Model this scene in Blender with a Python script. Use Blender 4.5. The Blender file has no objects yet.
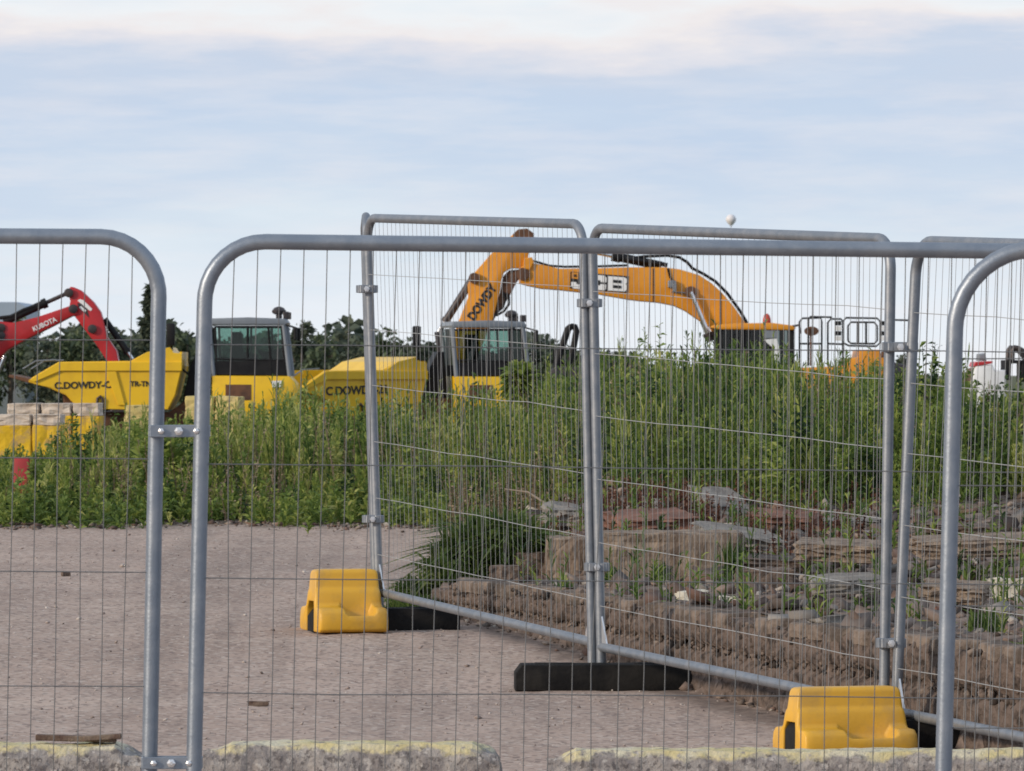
import bpy, bmesh, math, random
import numpy as np
from mathutils import Vector, Matrix

R = math.radians
random.seed(7)
rng = np.random.default_rng(7)
scene = bpy.context.scene
COL = scene.collection

# ------------------------------------------------------------------ camera
F = 6000.0            # focal length in pixels of a 1024 px wide picture
EYE = 1.65
HOR = 375.0           # picture row of the horizon
cam = bpy.data.cameras.new('camera')
cam.sensor_width = 36.0
cam.lens = F / 1024.0 * 36.0
cam.clip_start = 0.5
cam.clip_end = 30000
camo = bpy.data.objects.new('camera', cam)
COL.objects.link(camo)
camo.location = (0, 0, EYE)
camo.rotation_euler = (R(90) - math.atan((385.5 - HOR) / F), 0, 0)
cam.dof.use_dof = True
cam.dof.focus_distance = 26.0
cam.dof.aperture_fstop = 26.0
scene.camera = camo

# ------------------------------------------------------------------ sky, sun, exposure
SUN_EL, SUN_AZ = 19.0, -120.0     # azimuth from the view direction, negative = to the left
world = bpy.data.worlds.new('World')
scene.world = world
world.use_nodes = True
wt = world.node_tree
wt.nodes.clear()
wN, wL = wt.nodes.new, wt.links.new
out = wN('ShaderNodeOutputWorld')
bg = wN('ShaderNodeBackground')
bg.inputs['Strength'].default_value = 0.1
wL(bg.outputs[0], out.inputs[0])
sky = wN('ShaderNodeTexSky')
sky.sky_type = 'NISHITA'
sky.sun_disc = False
sky.sun_elevation = R(SUN_EL)
sky.sun_rotation = R(SUN_AZ)
sky.air_density = 1.0
sky.dust_density = 1.5
tc = wN('ShaderNodeTexCoord')
sep = wN('ShaderNodeSeparateXYZ')
wL(tc.outputs['Generated'], sep.inputs[0])
# warped elevation so that the cloud layers have ragged edges
mp1 = wN('ShaderNodeMapping'); mp1.inputs['Scale'].default_value = (13, 13, 62)
wL(tc.outputs['Generated'], mp1.inputs[0])
n1 = wN('ShaderNodeTexNoise'); n1.inputs['Scale'].default_value = 1.0; n1.inputs['Detail'].default_value = 9; n1.inputs['Roughness'].default_value = 0.58
wL(mp1.outputs[0], n1.inputs['Vector'])
wm = wN('ShaderNodeMath'); wm.operation = 'MULTIPLY_ADD'; wm.inputs[1].default_value = 0.042; wm.inputs[2].default_value = -0.0205
wL(n1.outputs['Fac'], wm.inputs[0])
wa = wN('ShaderNodeMath'); wa.operation = 'ADD'
wL(sep.outputs['Z'], wa.inputs[0]); wL(wm.outputs[0], wa.inputs[1])
mr = wN('ShaderNodeMapRange'); mr.inputs['From Min'].default_value = 0.0; mr.inputs['From Max'].default_value = 0.1
wL(wa.outputs[0], mr.inputs['Value'])
ramp = wN('ShaderNodeValToRGB')
stops = [(0.0, (.87, .91, .955)), (.10, (.81, .87, .94)), (.22, (.70, .79, .88)), (.31, (.61, .71, .845)), (.44, (.55, .66, .825)),
         (.535, (.58, .66, .80)), (.575, (.74, .745, .815)), (.60, (.86, .82, .83)), (.635, (.86, .89, .92)), (.70, (.74, .83, .91)), (1.0, (.52, .62, .76))]
cr = ramp.color_ramp
while len(cr.elements) < len(stops):
    cr.elements.new(0.5)
for e, (p, c) in zip(cr.elements, stops):
    e.position = p; e.color = (*c, 1)
wL(mr.outputs[0], ramp.inputs[0])
# soft streaks in the cloud sheet
mp2 = wN('ShaderNodeMapping'); mp2.inputs['Scale'].default_value = (32, 32, 230); mp2.inputs['Location'].default_value = (3.1, 0, 5.2)
wL(tc.outputs['Generated'], mp2.inputs[0])
n2 = wN('ShaderNodeTexNoise'); n2.inputs['Scale'].default_value = 1.0; n2.inputs['Detail'].default_value = 8; n2.inputs['Roughness'].default_value = 0.6
wL(mp2.outputs[0], n2.inputs['Vector'])
st = wN('ShaderNodeMapRange'); st.inputs['From Min'].default_value = .42; st.inputs['From Max'].default_value = .74
st.inputs['To Min'].default_value = .0; st.inputs['To Max'].default_value = .45
wL(n2.outputs['Fac'], st.inputs['Value'])
mixs = wN('ShaderNodeMix'); mixs.data_type = 'RGBA'
wL(st.outputs[0], mixs.inputs['Factor']); wL(ramp.outputs[0], mixs.inputs['A']); mixs.inputs['B'].default_value = (.85, .83, .86, 1)
sc10 = wN('ShaderNodeMix'); sc10.data_type = 'RGBA'; sc10.blend_type = 'MULTIPLY'; sc10.inputs['Factor'].default_value = 1
sc10.clamp_result = False
wL(mixs.outputs['Result'], sc10.inputs['A']); sc10.inputs['B'].default_value = (10, 10, 10, 1)
skm = wN('ShaderNodeMix'); skm.data_type = 'RGBA'; skm.inputs['Factor'].default_value = 0.95
wL(sky.outputs[0], skm.inputs['A']); wL(sc10.outputs['Result'], skm.inputs['B'])
wL(skm.outputs['Result'], bg.inputs['Color'])

sunl = bpy.data.lights.new('sun', 'SUN')
sunl.energy = 2.7
sunl.angle = R(7)
sunl.color = (1.0, 0.84, 0.66)
suno = bpy.data.objects.new('sun', sunl)
COL.objects.link(suno)
sd = Vector((math.sin(R(SUN_AZ)) * math.cos(R(SUN_EL)), math.cos(R(SUN_AZ)) * math.cos(R(SUN_EL)), math.sin(R(SUN_EL))))
suno.rotation_euler = sd.to_track_quat('Z', 'Y').to_euler()

vs = scene.view_settings
vs.view_transform = 'Standard'; vs.look = 'None'; vs.gamma = 1.0; vs.exposure = 0.06
vs.use_curve_mapping = False
scene.render.engine = 'CYCLES'
scene.cycles.max_bounces = 6
scene.cycles.transparent_max_bounces = 8
scene.cycles.filter_width = 1.7


# ------------------------------------------------------------------ helpers
def at(px, py, d):
    """the point seen at picture position (px, py) at distance d"""
    return Vector(((px - 512) / F * d, d, EYE + (HOR - py) / F * d))


def smooth(t):
    t = np.clip(t, 0, 1)
    return t * t * (3 - 2 * t)


PROF_D = [0, 18, 22, 24.8, 28.5, 31.6, 36, 45, 56, 66, 80, 92, 120]
PROF_Z = [0, 0, .03, .083, .154, .296, .42, .555, .58, .45, 0.0, -.3, -.3]
WALL = [(-.42, 33.2), (.04, 31.8), (.44, 30.3), (1.11, 27.6), (2.09, 24.5), (3.4, 20.9)]


def wall_y(x):
    return np.interp(x, [p[0] for p in WALL], [p[1] for p in WALL])


def bumps(x, y, s, seed=0):
    return (np.sin(x * 1.7 * s + seed) * np.cos(y * 1.3 * s + 1.3 * seed) + .5 * np.sin(x * 3.9 * s + y * 2.7 * s + seed) + .3 * np.cos(x * 7.1 * s - y * 6.3 * s)) / 1.8


def gz(x, y):
    x = np.asarray(x, float); y = np.asarray(y, float)
    z = np.interp(y, PROF_D, PROF_Z)
    z = z + .008 * bumps(x, y, 1.2, 2) * (y < 60)
    # the broken foundation and the mound of rubble behind its edge
    s = (y - wall_y(x)) / 1.6
    inside = smooth((s + .02) / .10) * (x > -.42)
    prof = np.interp(y, [20, 27, 33, 35, 39, 46, 56, 66, 80, 92], [.5, .5, .52, .66, .86, .95, .95, .7, 0, -.3])
    wx = smooth((x - (-.3)) / 1.1)
    zm = np.maximum(z, .48 + (prof - .48) * wx) + .035 * bumps(x, y, 2.6, 5) * wx
    zm = np.where(y > 60, np.maximum(z, prof * wx + z * (1 - wx)), zm)
    return np.where(inside > 0, z * (1 - inside) + zm * inside, z)


def g1(x, y):
    return float(gz(x, y))


def on(px, d, lift=0.0):
    x = (px - 512) / F * d
    return Vector((x, d, g1(x, d) + lift))


# ---------------------------------------------------------------- materials
def mat(name, base, rough=.6, metal=0.0, var=None, vscale=8.0, vamt=.5, bump=0.0, bscale=40.0, spec=.5, coat=0.0, lo=.42, hi=.62, stretch=None):
    m = bpy.data.materials.new(name)
    m.use_nodes = True
    nt = m.node_tree
    p = nt.nodes['Principled BSDF']
    p.inputs['Roughness'].default_value = rough
    p.inputs['Metallic'].default_value = metal
    p.inputs['Specular IOR Level'].default_value = spec
    p.inputs['Coat Weight'].default_value = coat
    p.inputs['Base Color'].default_value = (*base, 1)
    tcn = nt.nodes.new('ShaderNodeTexCoord')
    vec = tcn.outputs['Object']
    if stretch:
        mp = nt.nodes.new('ShaderNodeMapping'); mp.inputs['Scale'].default_value = stretch
        nt.links.new(vec, mp.inputs[0]); vec = mp.outputs[0]
    if var is not None:
        n = nt.nodes.new('ShaderNodeTexNoise'); n.inputs['Scale'].default_value = vscale; n.inputs['Detail'].default_value = 8; n.inputs['Roughness'].default_value = .65
        nt.links.new(vec, n.inputs['Vector'])
        r = nt.nodes.new('ShaderNodeMapRange'); r.inputs['From Min'].default_value = lo; r.inputs['From Max'].default_value = hi; r.inputs['To Max'].default_value = vamt
        nt.links.new(n.outputs['Fac'], r.inputs['Value'])
        mx = nt.nodes.new('ShaderNodeMix'); mx.data_type = 'RGBA'
        mx.inputs['A'].default_value = (*base, 1); mx.inputs['B'].default_value = (*var, 1)
        nt.links.new(r.outputs[0], mx.inputs['Factor']); nt.links.new(mx.outputs['Result'], p.inputs['Base Color'])
        r2 = nt.nodes.new('ShaderNodeMapRange'); r2.inputs['To Min'].default_value = max(0, rough - .12); r2.inputs['To Max'].default_value = min(1, rough + .15)
        nt.links.new(n.outputs['Fac'], r2.inputs['Value']); nt.links.new(r2.outputs[0], p.inputs['Roughness'])
    if bump:
        nb = nt.nodes.new('ShaderNodeTexNoise'); nb.inputs['Scale'].default_value = bscale; nb.inputs['Detail'].default_value = 6
        nt.links.new(vec, nb.inputs['Vector'])
        b = nt.nodes.new('ShaderNodeBump'); b.inputs['Strength'].default_value = bump; b.inputs['Distance'].default_value = .02
        nt.links.new(nb.outputs['Fac'], b.inputs['Height']); nt.links.new(b.outputs[0], p.inputs['Normal'])
    return m


def tint_mat(name, cols, rough=.7, translucent=0.0, spec=.3):
    """colour picked along a ramp by the mesh's own 'tint' value (one value per leaf or stone)"""
    m = bpy.data.materials.new(name)
    m.use_nodes = True
    nt = m.node_tree
    p = nt.nodes['Principled BSDF']
    p.inputs['Roughness'].default_value = rough
    p.inputs['Specular IOR Level'].default_value = spec
    a = nt.nodes.new('ShaderNodeAttribute'); a.attribute_name = 'tint'
    r = nt.nodes.new('ShaderNodeValToRGB')
    e = r.color_ramp
    while len(e.elements) < len(cols):
        e.elements.new(.5)
    for i, c in enumerate(cols):
        e.elements[i].position = i / (len(cols) - 1); e.elements[i].color = (*c, 1)
    nt.links.new(a.outputs['Fac'], r.inputs[0]); nt.links.new(r.outputs[0], p.inputs['Base Color'])
    if translucent:
        t = nt.nodes.new('ShaderNodeBsdfTranslucent'); nt.links.new(r.outputs[0], t.inputs['Color'])
        mx = nt.nodes.new('ShaderNodeMixShader'); mx.inputs[0].default_value = translucent
        nt.links.new(p.outputs[0], mx.inputs[1]); nt.links.new(t.outputs[0], mx.inputs[2])
        nt.links.new(mx.outputs[0], nt.nodes['Material Output'].inputs['Surface'])
    return m


M = {}
M['galv'] = mat('galvanised_steel', (.22, .255, .305), .42, .62, (.32, .35, .39), 14, .5, .05, 120)
M['galv_worn'] = mat('galvanised_steel_worn', (.21, .235, .27), .48, .6, (.30, .315, .34), 14, .7, .05, 120)
M['wire'] = mat('galvanised_wire', (.15, .155, .16), .55, .3)
M['wire_mid'] = mat('galvanised_fine_wire', (.27, .28, .29), .5, .3)
M['wire_bright'] = mat('galvanised_cross_wire', (.42, .43, .43), .5, .3)
M['bolt'] = mat('zinc_bolt', (.75, .75, .76), .3, .8)
M['yellow_plastic'] = mat('yellow_plastic', (.70, .385, .03), .45, 0, (.42, .26, .08), 5, .75, .05, 60, lo=.46, hi=.70)
M['rubber'] = mat('black_rubber', (.008, .008, .009), .8, 0, (.03, .028, .026), 6, .6, .2, 50, .15)
M['dumper_yellow'] = mat('dumper_yellow_paint', (.80, .50, .012), .42, 0, (.52, .30, .02), 2.2, .55, 0, 0, .4, .15, .45, .75)
M['plant_orange'] = mat('orange_paint', (.74, .30, .018), .45, 0, (.50, .19, .02), 1.2, .6, 0, 0, .4, .1)
M['red_paint'] = mat('red_paint', (.50, .022, .028), .42, 0, (.30, .02, .02), 2.0, .6, 0, 0, .4, .1)
M['cab_grey'] = mat('cab_grey_paint', (.22, .25, .29), .45, 0, (.16, .18, .2), 3, .5)
M['black'] = mat('black_paint', (.010, .010, .012), .55, 0, (.025, .025, .025), 5, .5, spec=.2)
M['dark_steel'] = mat('dark_steel', (.05, .045, .05), .45, .5, (.09, .07, .06), 6, .6)
M['chrome'] = mat('chromed_rod', (.8, .8, .82), .22, .95)
M['rust'] = mat('rusty_steel', (.16, .075, .04), .8, .1, (.07, .04, .03), 6, .8, .2, 50)
M['interior'] = mat('cab_interior', (.012, .013, .014), .9, spec=.1)
M['white'] = mat('white_paint', (.78, .79, .80), .45, 0, (.6, .6, .58), 2, .5)
M['lamp_red'] = mat('red_lamp_lens', (.45, .06, .03), .25)
M['lamp_clear'] = mat('clear_lamp_lens', (.75, .77, .78), .2)
M['letter_black'] = mat('black_lettering', (.012, .012, .013), .5)
M['letter_white'] = mat('white_lettering', (.82, .83, .84), .5)
M['tyre'] = mat('tyre_rubber', (.02, .02, .02), .85, 0, (.07, .06, .05), 5, .7)
M['timber'] = mat('rotten_timber', (.10, .06, .045), .9, 0, (.22, .17, .13), 12, .8, .4, 60)
M['bark'] = mat('bark', (.10, .08, .06), .9, 0, (.05, .04, .03), 6, .7)
M['red_plastic'] = mat('red_plastic', (.42, .03, .035), .5, 0, (.25, .03, .03), 6, .5)
M['roof_blue'] = mat('shed_roof_sheet', (.36, .43, .52), .5, .2, (.28, .34, .42), .4, .5)
M['shed_wall'] = mat('shed_wall_sheet', (.16, .19, .20), .7, 0, (.10, .12, .13), .3, .5)
M['balloon'] = mat('balloon_fabric', (.72, .70, .72), .6)
M['wicker'] = mat('wicker', (.20, .12, .06), .8)


def glass_mat(name='cab_glass', tint=(.62, .74, .70)):
    m = bpy.data.materials.new(name)
    m.use_nodes = True
    nt = m.node_tree
    nt.nodes.clear()
    o = nt.nodes.new('ShaderNodeOutputMaterial')
    mx = nt.nodes.new('ShaderNodeMixShader')
    fr = nt.nodes.new('ShaderNodeFresnel'); fr.inputs[0].default_value = 1.5
    tr = nt.nodes.new('ShaderNodeBsdfTransparent'); tr.inputs[0].default_value = (*tint, 1)
    gl = nt.nodes.new('ShaderNodeBsdfGlossy'); gl.inputs['Roughness'].default_value = .03
    ad = nt.nodes.new('ShaderNodeMath'); ad.operation = 'ADD'; ad.inputs[1].default_value = -.005
    nt.links.new(fr.outputs[0], ad.inputs[0]); nt.links.new(ad.outputs[0], mx.inputs[0])
    nt.links.new(tr.outputs[0], mx.inputs[1]); nt.links.new(gl.outputs[0], mx.inputs[2]); nt.links.new(mx.outputs[0], o.inputs[0])
    return m


M['glass'] = glass_mat()
M['dark_glass'] = glass_mat('dark_cab_glass', (.42, .46, .45))


# ---------------------------------------------------------------- object helpers
def tag(o, label, cat, group=None, kind=None):
    o['label'] = label
    if cat:
        o['category'] = cat
    if group:
        o['group'] = group
    if kind:
        o['kind'] = kind
    return o


def empty(name, loc, label, cat, group=None, rz=0.0):
    o = bpy.data.objects.new(name, None)
    COL.objects.link(o)
    o.location = loc
    o.rotation_euler = (0, 0, rz)
    o.empty_display_size = .2
    return tag(o, label, cat, group)


def copy_tree(o, parent=None):
    c = o.copy()
    COL.objects.link(c)
    if parent is not None:
        c.parent = parent
    for ch in [q for q in bpy.data.objects if q.parent == o]:
        copy_tree(ch, c)
    return c


class B:
    """collects shapes into one mesh"""
    def __init__(self):
        self.bm = bmesh.new()

    def box(self, c, s, rot=None, bev=0.0):
        m = Matrix.Translation(Vector(c))
        if rot is not None:
            m = m @ (rot.to_4x4() if isinstance(rot, Matrix) else Matrix.Rotation(rot, 4, 'Y'))
        r = bmesh.ops.create_cube(self.bm, size=1.0, matrix=m @ Matrix.Diagonal((s[0], s[1], s[2], 1)))
        if bev:
            es = list({e for v in r['verts'] for e in v.link_edges})
            bmesh.ops.bevel(self.bm, geom=es, offset=bev, segments=2, affect='EDGES', profile=.5)
        return self

    def prism(self, pts, y0, y1, bev=0.0, seg=2):
        """pts (x, z) outline extruded from y0 to y1"""
        bm = self.bm
        a = [bm.verts.new((p[0], y0, p[1])) for p in pts]
        b = [bm.verts.new((p[0], y1, p[1])) for p in pts]
        n = len(pts)
        fs = [bm.faces.new(a), bm.faces.new(b[::-1])]
        for i in range(n):
            fs.append(bm.faces.new((a[i], b[i], b[(i + 1) % n], a[(i + 1) % n])))
        bmesh.ops.recalc_face_normals(bm, faces=fs)
        if bev:
            es = list({e for f in fs[:2] for e in f.edges})
            bmesh.ops.bevel(bm, geom=es, offset=bev, segments=seg, affect='EDGES', profile=.5)
        return self

    def strip(self, pts, t, y0, y1):
        """a plate of thickness t folded along the (x, z) line pts, from y0 to y1"""
        n = len(pts)
        P = [Vector((p[0], p[1])) for p in pts]
        off = []
        for i in range(n):
            d = (P[min(i + 1, n - 1)] - P[max(i - 1, 0)]).normalized()
            off.append(P[i] + Vector((-d.y, d.x)) * t)
        poly = [(p.x, p.y) for p in P] + [(p.x, p.y) for p in off[::-1]]
        return self.prism(poly, y0, y1)

    def tube(self, path, r, n=10, closed=False):
        bm = self.bm
        P = [Vector(p) for p in path]
        k = len(P)
        if isinstance(r, (int, float)):
            r = [r] * k
        tan = []
        for i in range(k):
            a = P[(i - 1) % k] if (closed or i > 0) else P[i]
            b = P[(i + 1) % k] if (closed or i < k - 1) else P[i]
            tan.append((b - a).normalized())
        up = Vector((0, 0, 1)) if abs(tan[0].z) < .9 else Vector((0, 1, 0))
        u = tan[0].cross(up).normalized()
        rings = []
        for i in range(k):
            u = (u - tan[i] * u.dot(tan[i]))
            u = u.normalized()
            v = tan[i].cross(u)
            rings.append([bm.verts.new(P[i] + (u * math.cos(2 * math.pi * j / n) + v * math.sin(2 * math.pi * j / n)) * r[i]) for j in range(n)])
        rng_ = range(k) if closed else range(k - 1)
        for i in rng_:
            A, Bq = rings[i], rings[(i + 1) % k]
            for j in range(n):
                bm.faces.new((A[j], A[(j + 1) % n], Bq[(j + 1) % n], Bq[j]))
        if not closed:
            bm.faces.new(rings[0][::-1]); bm.faces.new(rings[-1])
        return self

    def lathe(self, prof, c=(0, 0, 0), axis='Z', n=24):
        """prof: (radius, along) pairs"""
        bm = self.bm
        c = Vector(c)
        rings = []
        for r, h in prof:
            ring = []
            for j in range(n):
                a = 2 * math.pi * j / n
                if axis == 'Z':
                    q = Vector((r * math.cos(a), r * math.sin(a), h))
                elif axis == 'Y':
                    q = Vector((r * math.cos(a), h, r * math.sin(a)))
                else:
                    q = Vector((h, r * math.cos(a), r * math.sin(a)))
                ring.append(bm.verts.new(c + q))
            rings.append(ring)
        fs = []
        for A, Bq in zip(rings, rings[1:]):
            for j in range(n):
                fs.append(bm.faces.new((A[j], A[(j + 1) % n], Bq[(j + 1) % n], Bq[j])))
        fs.append(bm.faces.new(rings[0][::-1])); fs.append(bm.faces.new(rings[-1]))
        bmesh.ops.recalc_face_normals(bm, faces=fs)
        return self

    def build(self, name, m, parent=None, loc=None, smooth=None, label=None):
        me = bpy.data.meshes.new(name)
        self.bm.to_mesh(me)
        self.bm.free()
        o = bpy.data.objects.new(name, me)
        COL.objects.link(o)
        me.materials.append(m)
        if smooth:
            for p in me.polygons:
                p.use_smooth = True
            me.set_sharp_from_angle(angle=R(smooth))
        if parent is not None:
            o.parent = parent
        if loc is not None:
            o.location = loc
        if label:
            o['label'] = label
        return o


def np_mesh(name, V, Fq, m, tint=None, parent=None, loc=None, smooth=False):
    """mesh from arrays; Fq is (n, 3) or (n, 4); tint: one value per face"""
    V = np.asarray(V, np.float32); Fq = np.asarray(Fq, np.int32)
    me = bpy.data.meshes.new(name)
    k = Fq.shape[1]
    me.vertices.add(len(V)); me.vertices.foreach_set('co', V.ravel())
    me.loops.add(Fq.size); me.loops.foreach_set('vertex_index', Fq.ravel())
    me.polygons.add(len(Fq))
    me.polygons.foreach_set('loop_start', np.arange(0, Fq.size, k, dtype=np.int32))
    me.polygons.foreach_set('loop_total', np.full(len(Fq), k, np.int32))
    if smooth:
        me.polygons.foreach_set('use_smooth', np.ones(len(Fq), bool))
    me.update(calc_edges=True)
    if tint is not None:
        a = me.attributes.new('tint', 'FLOAT', 'FACE')
        a.data.foreach_set('value', np.asarray(tint, np.float32))
    me.materials.append(m)
    o = bpy.data.objects.new(name, me)
    COL.objects.link(o)
    if parent is not None:
        o.parent = parent
    if loc is not None:
        o.location = loc
    return o


def lettering(text, size, m, parent, loc, ang=0.0, name='lettering', bold=.02, yaw=0.0, width=1.0, sp=1.0):
    """raised letters standing in the x-z plane, read from -y"""
    cu = bpy.data.curves.new('text', 'FONT')
    cu.body = text; cu.size = size; cu.extrude = .006; cu.offset = bold * size; cu.align_x = 'CENTER'; cu.align_y = 'CENTER'
    cu.space_character = sp
    t = bpy.data.objects.new('text', cu)
    COL.objects.link(t)
    dg = bpy.context.evaluated_depsgraph_get()
    me = bpy.data.meshes.new_from_object(t.evaluated_get(dg))
    bpy.data.objects.remove(t)
    bpy.data.curves.remove(cu)
    me.transform(Matrix.Rotation(-ang, 4, 'Y') @ Matrix.Rotation(R(90), 4, 'X') @ Matrix.Diagonal((width, 1, 1, 1)))
    me.name = name
    me.materials.clear(); me.materials.append(m)
    o = bpy.data.objects.new(name, me)
    COL.objects.link(o)
    o.parent = parent
    o.location = loc
    o.rotation_euler = (0, 0, yaw)
    return o


# ================================================================== GROUND
def ground_material():
    m = bpy.data.materials.new('yard_ground')
    m.use_nodes = True
    nt = m.node_tree
    p = nt.nodes['Principled BSDF']
    p.inputs['Roughness'].default_value = .93
    p.inputs['Specular IOR Level'].default_value = .2
    N, L = nt.nodes.new, nt.links.new
    g = N('ShaderNodeNewGeometry')
    sp = N('ShaderNodeSeparateXYZ'); L(g.outputs['Position'], sp.inputs[0])

    def noise(scale, detail=6, rough=.6, stretch=None):
        n = N('ShaderNodeTexNoise'); n.inputs['Scale'].default_value = scale; n.inputs['Detail'].default_value = detail; n.inputs['Roughness'].default_value = rough
        if stretch:
            mp = N('ShaderNodeMapping'); mp.inputs['Scale'].default_value = stretch; L(g.outputs['Position'], mp.inputs[0]); L(mp.outputs[0], n.inputs['Vector'])
        else:
            L(g.outputs['Position'], n.inputs['Vector'])
        return n.outputs['Fac']

    def rng_(v, a, b, c=0., d=1.):
        r = N('ShaderNodeMapRange'); L(v, r.inputs['Value'])
        for k, q in zip(('From Min', 'From Max', 'To Min', 'To Max'), (a, b, c, d)):
            r.inputs[k].default_value = q
        return r.outputs[0]

    def mix(f, a, b):
        x = N('ShaderNodeMix'); x.data_type = 'RGBA'
        if isinstance(f, float): x.inputs['Factor'].default_value = f
        else: L(f, x.inputs['Factor'])
        for k, c in (('A', a), ('B', b)):
            if isinstance(c, tuple): x.inputs[k].default_value = (*c, 1)
            else: L(c, x.inputs[k])
        return x.outputs['Result']

    def mth(op, a, b):
        x = N('ShaderNodeMath'); x.operation = op
        for i, q in enumerate((a, b)):
            if isinstance(q, (int, float)): x.inputs[i].default_value = q
            else: L(q, x.inputs[i])
        return x.outputs[0]

    c = mix(rng_(noise(1.1, 7), .35, .65), (.36, .272, .226), (.455, .350, .292))
    c = mix(rng_(noise(.5, 4, .5, (1, .35, 1)), .52, .70, 0, .5), c, (.25, .195, .168))
    c = mix(rng_(noise(1.0, 5, .6, (2.4, .10, 1)), .5, .66, 0, .45), c, (.20, .155, .132))
    c = mix(rng_(noise(1.7, 6, .6, (.35, .8, 1)), .54, .68, 0, .5), c, (.48, .385, .32))
    v = N('ShaderNodeTexVoronoi'); v.inputs['Scale'].default_value = 42; L(g.outputs['Position'], v.inputs['Vector'])
    vb = N('ShaderNodeSeparateColor'); L(v.outputs['Color'], vb.inputs[0])
    c = mix(rng_(vb.outputs[0], .80, .9, 0, .55), c, (.55, .48, .42))
    c = mix(rng_(vb.outputs[1], .72, .85, 0, .6), c, (.15, .115, .105))
    # bare dark soil round the foundation and under the rubble
    at_ = N('ShaderNodeAttribute'); at_.attribute_name = 'soil'
    damp = rng_(mth('ADD', at_.outputs['Fac'], rng_(noise(2.0, 7), 0, 1, -.35, .35)), .3, .75)
    c = mix(mth('MULTIPLY', damp, rng_(noise(6, 6), .25, .55, .55, 1)), c, mix(rng_(noise(14, 6), .4, .6), (.095, .072, .06), (.20, .152, .125)))
    # soil and leaf litter under the weeds
    yy = mth('ADD', sp.outputs['Y'], rng_(noise(2.2, 7), 0, 1, -1.6, 1.6))
    soil = rng_(yy, 43.4, 45.0)
    c = mix(soil, c, mix(rng_(noise(9, 6), .35, .65), (.06, .05, .035), (.12, .10, .075)))
    far = rng_(sp.outputs['Y'], 95, 150)
    c = mix(far, c, mix(rng_(noise(.05, 5), .4, .6), (.07, .085, .035), (.13, .13, .07)))
    L(c, p.inputs['Base Color'])
    b = N('ShaderNodeBump'); b.inputs['Strength'].default_value = .22; b.inputs['Distance'].default_value = .012
    hh = mth('ADD', noise(55, 5), mth('MULTIPLY', v.outputs['Distance'], .6))
    L(hh, b.inputs['Height']); L(b.outputs[0], p.inputs['Normal'])
    return m


def axis_steps(fine0, fine1, step, lo, hi, growth=1.25):
    a = list(np.arange(fine0, fine1 + step / 2, step))
    s = step
    while a[-1] < hi:
        s *= growth; a.append(a[-1] + s)
    s = step
    while a[0] > lo:
        s *= growth; a.insert(0, a[0] - s)
    return np.array(a)


gx_ = axis_steps(-5.5, 6.0, .07, -9000, 9000)
gy_ = axis_steps(17.0, 62.0, .085, -80, 14000)
GX, GY = np.meshgrid(gx_, gy_)
GZ = gz(GX, GY)
rough = rng.normal(0, 1, GX.shape)
near = ((GY > 17) & (GY < 62))
GZ = GZ + near * rough * .002
V = np.stack([GX, GY, GZ], -1).reshape(-1, 3)
ny, nx = GX.shape
idx = np.arange(nx * ny).reshape(ny, nx)
Q = np.stack([idx[:-1, :-1], idx[:-1, 1:], idx[1:, 1:], idx[1:, :-1]], -1).reshape(-1, 4)
gr = np_mesh('ground', V, Q, ground_material(), smooth=True)
sd_ = GY - wall_y(GX)
soil = np.where(GX > -.42, smooth((sd_ + .35) / .4), 0) * smooth((GX + .9) / .6)
soil = np.maximum(soil, .72 * smooth((sd_ + 2.0) / 1.5) * smooth((GX + .7) / .7) * (GY < 40))
at_ = gr.data.attributes.new('soil', 'FLOAT', 'POINT')
at_.data.foreach_set('value', soil.astype(np.float32).ravel())
gr['kind'] = 'structure'
gr['label'] = 'pinkish grey gravel yard rising gently towards the weeds'


# ------------------------------------------------------------ small stones (nobody could count them)
OCT = np.array([(1, 0, 0), (-1, 0, 0), (0, 1, 0), (0, -1, 0), (0, 0, 1), (0, 0, -1)], float)
OCF = np.array([(0, 2, 4), (2, 1, 4), (1, 3, 4), (3, 0, 4), (2, 0, 5), (1, 2, 5), (3, 1, 5), (0, 3, 5)])
CUBE = np.array([(x, y, z) for x in (-1, 1) for y in (-1, 1) for z in (-1, 1)], float)
CUF = np.array([(0, 1, 3), (0, 3, 2), (4, 6, 7), (4, 7, 5), (0, 4, 5), (0, 5, 1), (2, 3, 7), (2, 7, 6), (0, 2, 6), (0, 6, 4), (1, 5, 7), (1, 7, 3)])


def rot_mats(n, tilt):
    a = rng.uniform(0, 2 * np.pi, n); b = rng.normal(0, tilt, n); c = rng.normal(0, tilt, n)
    ca, sa, cb, sb, cc, sc = np.cos(a), np.sin(a), np.cos(b), np.sin(b), np.cos(c), np.sin(c)
    Z = np.zeros((n, 3, 3)); Z[:, 0, 0] = ca; Z[:, 0, 1] = -sa; Z[:, 1, 0] = sa; Z[:, 1, 1] = ca; Z[:, 2, 2] = 1
    X = np.zeros((n, 3, 3)); X[:, 0, 0] = 1; X[:, 1, 1] = cb; X[:, 1, 2] = -sb; X[:, 2, 1] = sb; X[:, 2, 2] = cb
    Y = np.zeros((n, 3, 3)); Y[:, 1, 1] = 1; Y[:, 0, 0] = cc; Y[:, 0, 2] = sc; Y[:, 2, 0] = -sc; Y[:, 2, 2] = cc
    return Z @ X @ Y


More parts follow.
